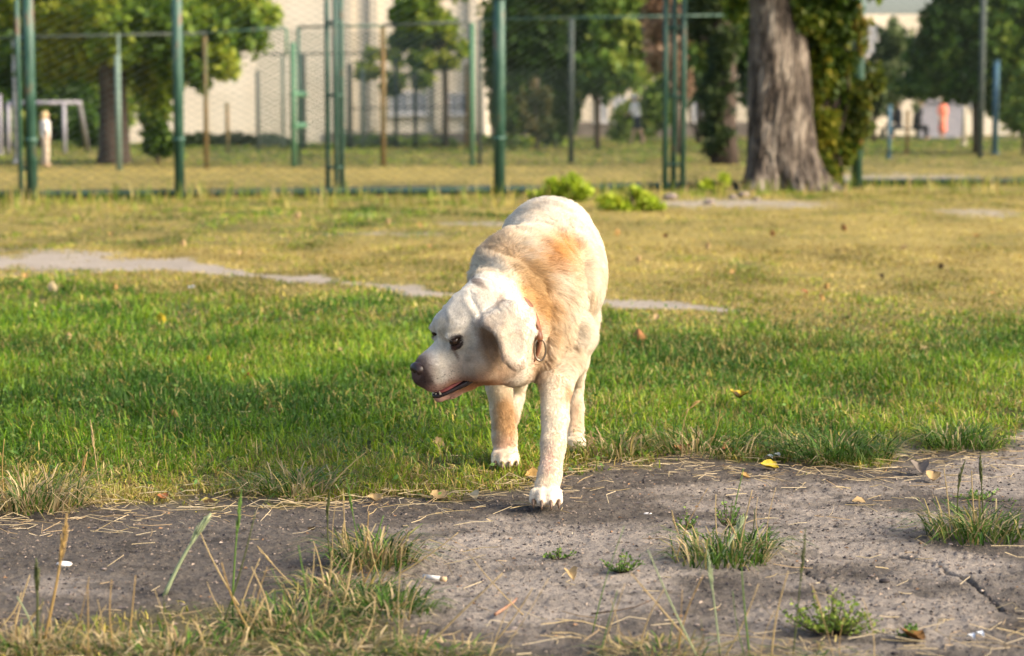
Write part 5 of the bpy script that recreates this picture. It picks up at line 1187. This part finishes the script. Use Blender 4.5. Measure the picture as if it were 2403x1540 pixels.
far_spots = [(910, 530, TAN), (985, 540, OCH), (1815, 560, BRN), (2068, 662, DBR), (1940, 690, OCH), (2290, 560, OCH), (1660, 590, TAN), (1720, 650, OCH), (2210, 640, DBR), (1890, 700, RED), (430, 585, TAN), (565, 605, TAN), (270, 690, OCH), (60, 665, OCH), (1500, 620, TAN), (1560, 565, BRN), (1450, 560, OCH), (2330, 700, OCH), (700, 520, TAN), (260, 560, OCH), (1980, 545, BRN), (2120, 590, TAN), (490, 862, YEL), (800, 840, TAN), (160, 810, TAN), (1540, 760, TAN), (1930, 715, OCH), (2170, 830, TAN), (410, 990, OCH), (1010, 590, OCH)]
for i, (x, y, c) in enumerate(far_spots):
    leaf_obj('small blurred dry leaf lying in the grass behind or beside the dog', x, y, 17 if y < 720 else 20, c, 300 + i, .5, .02, 'small dry leaves scattered over the grass', upright=(i % 2 == 0))

# ------------------------------------------------------------------ litter, stones and twigs
p = G(1020, 1368); paper = mat_noise('cigarette_paper', [(.3, (.55, .50, .44)), (.7, (.70, .66, .6))], 200, .8); filt = mat_noise('tan_filter', [(.3, (.45, .30, .16)), (.7, (.55, .4, .25))], 200, .8)
d = np.array([.020, -.012, 0]); c0 = np.array(p) + np.array([0, 0, .010])
t = thing('cigarette_butt', 'crushed pale cigarette butt on the soil', 'cigarette butt', c0)
mb = MB(); mb.tube([c0 - d, c0 + d * .55], .0045, 12); mb.build('paper', paper, t); mb = MB(); mb.tube([c0 + d * .56, c0 + d], .0046, 12); mb.build('filter', filt, t)
rock('pebble', 'white pebble on the soil at lower left', 150, 1335, 16, 'whiterock', 71, .45)
rock('pebble', 'black pebble below the seed stalk tuft', 1748, 1343, 11, 'darkrock', 72, .6)
rock('pebble', 'oval dark pebble on the cracked soil at right', 2075, 1366, 11, 'darkrock', 73, .55)
rock('pebble', 'dark pebble next to the brown leaf at lower right', 2100, 1522, 9, 'darkrock', 74, .5)
rock('pebble', 'bluish grey pebble right of the full green tuft', 2390, 1238, 10, 'rock', 75, .4)
rock('pebble', 'small pale stone on the soil right of the front paw', 1520, 1200, 9, 'whiterock', 76, .35)
rock('pebble', 'dark pebble below the far left pale soil', 410, 1352, 9, 'darkrock', 77, .5)
rock('pebble', 'blue grey pebble in the lower middle of the soil', 1205, 1470, 9, 'rock', 78, .4)
for i in range(26):
    h = random.Random(900 + i); rock('pebble', 'little grey brown pebble embedded in the bare soil', h.uniform(20, 2380), h.uniform(1225, 1470), h.uniform(3.5, 6.5), h.choice(['rock', 'darkrock', 'rock']), 80 + i, .5, 'little pebbles in the soil')
def twig(label, pts, w, mat='bark'):
    P = [np.array(G(x, y)) + np.array([0, 0, .008]) for x, y in pts]; mb = MB(); n = len(P)
    mb.tube(P, [w * P[0][1] / FP * (1 - .5 * i / n) for i in range(n)], 7); tag(mb.build('twig', M[mat]), label, 'twig')
M['twig_red'] = mat_noise('reddish_twig', [(.3, (.20, .10, .06)), (.7, (.34, .20, .13))], 80, .8)
twig('short stubby brown twig on the soil in the lower middle', [(1162, 1447), (1180, 1436), (1205, 1420), (1212, 1412)], 4.5, 'twig_red')
twig('long thin dark twig lying left of the yellowed bottom tuft', [(1388, 1446), (1440, 1440), (1490, 1432), (1530, 1418)], 2.4)
twig('curved reddish twig on the soil at lower left', [(715, 1238 + 154), (745, 1378), (780, 1365), (805, 1344)], 2.2, 'twig_red')
scr = mat_noise('white_scrap', [(.3, (.68, .72, .76)), (.7, (.8, .82, .84))], 60, .6)
for lb, x, y, w in (('pair of white paper scraps at the lawn edge by the drooping tuft', 1815, 1070, 22), ('white paper scrap on the soil at the lower right', 2290, 1498, 26), ('small white scrap in the distant lawn at left', 448, 678, 10)):
    p = np.array(G(x, y)); k = p[1] / FP; h = np.random.default_rng(int(x)); mb = MB()
    for q in range(2):
        n = 7; o_ = p + np.array([(q - .5) * w * k * .8, 0, .012 + .004 * q]); V = np.array([o_ + np.array([math.cos(a) * w * k * .5 * h.uniform(.7, 1.1), math.sin(a) * w * k * .45, .004 * math.sin(a * 2)]) for a in np.arange(n) * 2 * math.pi / n])
        V = np.vstack([V, o_ + [0, 0, .003], V - [0, 0, .001]]); mb.add(V, [[j, (j + 1) % n, 8 + (j + 1) % n, 8 + j] for j in range(n)], [[j, (j + 1) % n, 7] for j in range(n)])
    tag(mb.build('paper_scrap', scr), lb, 'litter')

# ------------------------------------------------------------------ people far back
skin = mat_noise('skin', [(.3, (.50, .31, .22)), (.7, (.58, .37, .27))], 12, .6)
def cloth(name, c): return mat_noise(name, [(.3, tuple(.85 * v for v in c)), (.7, c)], 14, .9)
def person(label, x, yb, ytop, face, parts, stride=.0, lean=0., arm=0., seated=False, Y=None):
    p = G(x, yb); Hh = at(x, ytop, p.y).z; s = Hh / (6.0 if seated else 7.2); base = np.array([p.x, p.y, 0.]); fx, fy = math.cos(face), math.sin(face)
    if seated: _lo = lambda u: u - 1.2 if u > 2.5 else u
    else: _lo = lambda u: u
    J = lambda sd, fw, up: base + np.array([fx * fw - fy * sd, fy * fw + fx * sd, _lo(up)]) * s
    t = thing('person', label, 'person', tuple(base)); hgt = 7.2
    def grid(h): return SDF(base + np.array([-2.9, -2.9, -.1]) * s, base + np.array([2.9, 2.9, 7.7]) * s, h * s)
    B = grid(.11); dz = -1.6 if seated else 0
    hip = 3.6 if not seated else 3.0; sh = 5.9; L_ = lean
    hp = lambda sd: J(sd, 0, hip); kn = {}; ft = {}
    for sd, sg in ((-.38, 1), (.38, -1)):
        if seated: kn[sd] = J(sd, 1.6, 3.0); ft[sd] = J(sd, 1.6, .25)
        else: kn[sd] = J(sd, sg * stride * .6, 1.95); ft[sd] = J(sd, sg * stride * 1.15 - .1, .28)
        B.chain([(hp(sd), .42 * s), (kn[sd], .27 * s), (ft[sd], .15 * s)], .1 * s); B.cone(ft[sd] - [0, 0, .08 * s], ft[sd] + np.array([fx, fy, 0]) * .55 * s - [0, 0, .1 * s], .17 * s, .13 * s, .05 * s)
    S0, W0 = J(0, L_, 5.55), J(0, L_ * .3, 4.2)
    B.cone(W0, S0, .55 * s, .6 * s, .2 * s); B.cone(J(0, 0, hip + .1), W0, .55 * s, .5 * s, .2 * s); B.cone(J(-.55, L_, 5.75), J(.55, L_, 5.75), .28 * s, .28 * s, .15 * s)
    B.cone(S0, J(0, L_ * 1.2, 6.25), .24 * s, .22 * s, .1 * s); hc = J(0, L_ * 1.3 + .08, 6.68); B.ell(hc, (.42 * s, .46 * s, .52 * s), k=.08 * s); B.ell(hc + np.array([fx, fy, -.1]) * .45 * s, (.09 * s,) * 3, k=.06 * s)
    arms = {}
    for sd, sg in ((-.8, -1), (.8, 1)):
        el = J(sd * 1.1, L_ + sg * arm * .5, 4.75); ha = J(sd * 1.0, L_ + sg * arm * 1.1 + .25, 3.75 + abs(arm) * .6); arms[sd] = (J(sd * .85, L_, 5.7), el, ha)
        B.chain([(arms[sd][0], .2 * s), (el, .155 * s), (ha, .11 * s)], .06 * s); B.ell(ha + [0, 0, -.12 * s], (.12 * s, .12 * s, .2 * s), k=.04 * s)
    V, F = B.mesh(); obj('body', V, F, skin, t)
    for nm, mat, kind in parts:
        C = grid(.11); e = .07 * s
        if kind in ('top', 'long_top', 'dress'):
            C.cone(W0, S0, .60 * s + e, .62 * s + e, .2 * s); C.cone(J(-.55, L_, 5.72), J(.55, L_, 5.72), .30 * s + e, .30 * s + e, .15 * s)
            for sd in arms:
                a_, el, ha = arms[sd]; C.cone(a_, el if kind != 'long_top' else el, .22 * s + e, .19 * s + e, .05 * s)
                if kind == 'long_top': C.cone(el, ha, .19 * s + e, .14 * s + e, .05 * s)
            if kind == 'dress': C.cone(W0, J(0, 0, 1.7), .50 * s, .80 * s, .2 * s)
        if kind in ('shorts', 'trousers'):
            C.cone(J(0, 0, hip + .2), W0 - [0, 0, .2 * s], .58 * s + e, .53 * s + e, .1 * s)
            for sd in kn:
                end = kn[sd] if kind == 'shorts' else ft[sd] + [0, 0, .2 * s]
                if kind == 'trousers': C.chain([(hp(sd), .43 * s + e), (kn[sd], .30 * s + e), (end, .22 * s + e)], .08 * s)
                else: C.cone(hp(sd), hp(sd) * .3 + end * .7, .44 * s + e, .36 * s + e, .08 * s)
        if kind == 'hair': C.ell(hc + np.array([-fx * .1, -fy * .1, .12]) * s, (.47 * s, .50 * s, .50 * s)); C.ell(hc + np.array([-fx * .3, -fy * .3, -.25]) * s, (.38 * s, .38 * s, .5 * s)); C.ell(hc + np.array([fx * .42, fy * .42, -.15]) * s, (.34 * s, .34 * s, .42 * s), op='cut', k=.03 * s)
        if kind == 'cap': C.ell(hc + np.array([0, 0, .22]) * s, (.48 * s, .50 * s, .42 * s)); C.ell(hc + np.array([fx * .5, fy * .5, .12]) * s, (.36 * s, .36 * s, .06 * s), k=.05 * s); C.ell(hc + np.array([fx * .2, fy * .2, -.42]) * s, (.6 * s, .6 * s, .42 * s), op='cut', k=.02 * s)
        V, F = C.mesh(); obj(nm, V, F, mat, t)
    return t
w1 = cloth('white_cotton', (.72, .68, .66)); w2 = cloth('bright_white_cotton', (.86, .85, .88)); dk = cloth('dark_cotton', (.03, .035, .05)); bk = cloth('black_cotton', (.015, .016, .022))
or_ = cloth('orange_pink_cotton', (.80, .24, .15)); bl = cloth('blond_hair', (.55, .42, .22)); br = cloth('brown_hair', (.14, .07, .035)); be = cloth('beige_cotton', (.58, .47, .36))
person('child with fair hair in white top and beige trousers behind the leftmost fence posts', 108, 391, 262, R(20), (('hair', bl, 'hair'), ('shirt', w1, 'top'), ('trousers', be, 'trousers')), .15)
person('child in white cap, white top and dark shorts striding beyond the court', 1495, 336, 224, R(165), (('cap', w2, 'cap'), ('shirt', w2, 'top'), ('shorts', dk, 'shorts')), .9, .35, .9)
person('person in orange pink dress standing before the low white wall', 2211, 326, 232, R(-70), (('hair', br, 'hair'), ('dress', or_, 'dress')), .1)
person('person in black clothes sitting left of the other dark figure', 2108, 324, 238, R(215), (('hair', br, 'hair'), ('jacket', dk, 'long_top'), ('trousers', bk, 'trousers')), 0, .4, seated=True)
person('person in black clothes with grey blue shoulders sitting nearest the pink dress', 2149, 326, 236, R(-20), (('hair', br, 'hair'), ('jacket', bk, 'long_top'), ('trousers', bk, 'trousers')), 0, .4, seated=True)
yb_ = gY(325); a_ = at(2065, 300, yb_); c_ = at(2165, 300, yb_); sc_ = .42
bn = thing('bench', 'low dark bench under the two dark clothed people', 'bench', ((a_.x + c_.x) / 2, yb_, 0))
mb = MB(); mb.box((a_.x, yb_ - .15, .30), (c_.x, yb_ + .35, .36)); mb.build('seat', M['dark_steel'], bn, smooth=False)
for xx in (a_.x + .15, c_.x - .15): mb = MB(); mb.box((xx - .04, yb_ - .1, -.02), (xx + .04, yb_ + .3, .298)); mb.build('leg', M['dark_steel'], bn, smooth=False)
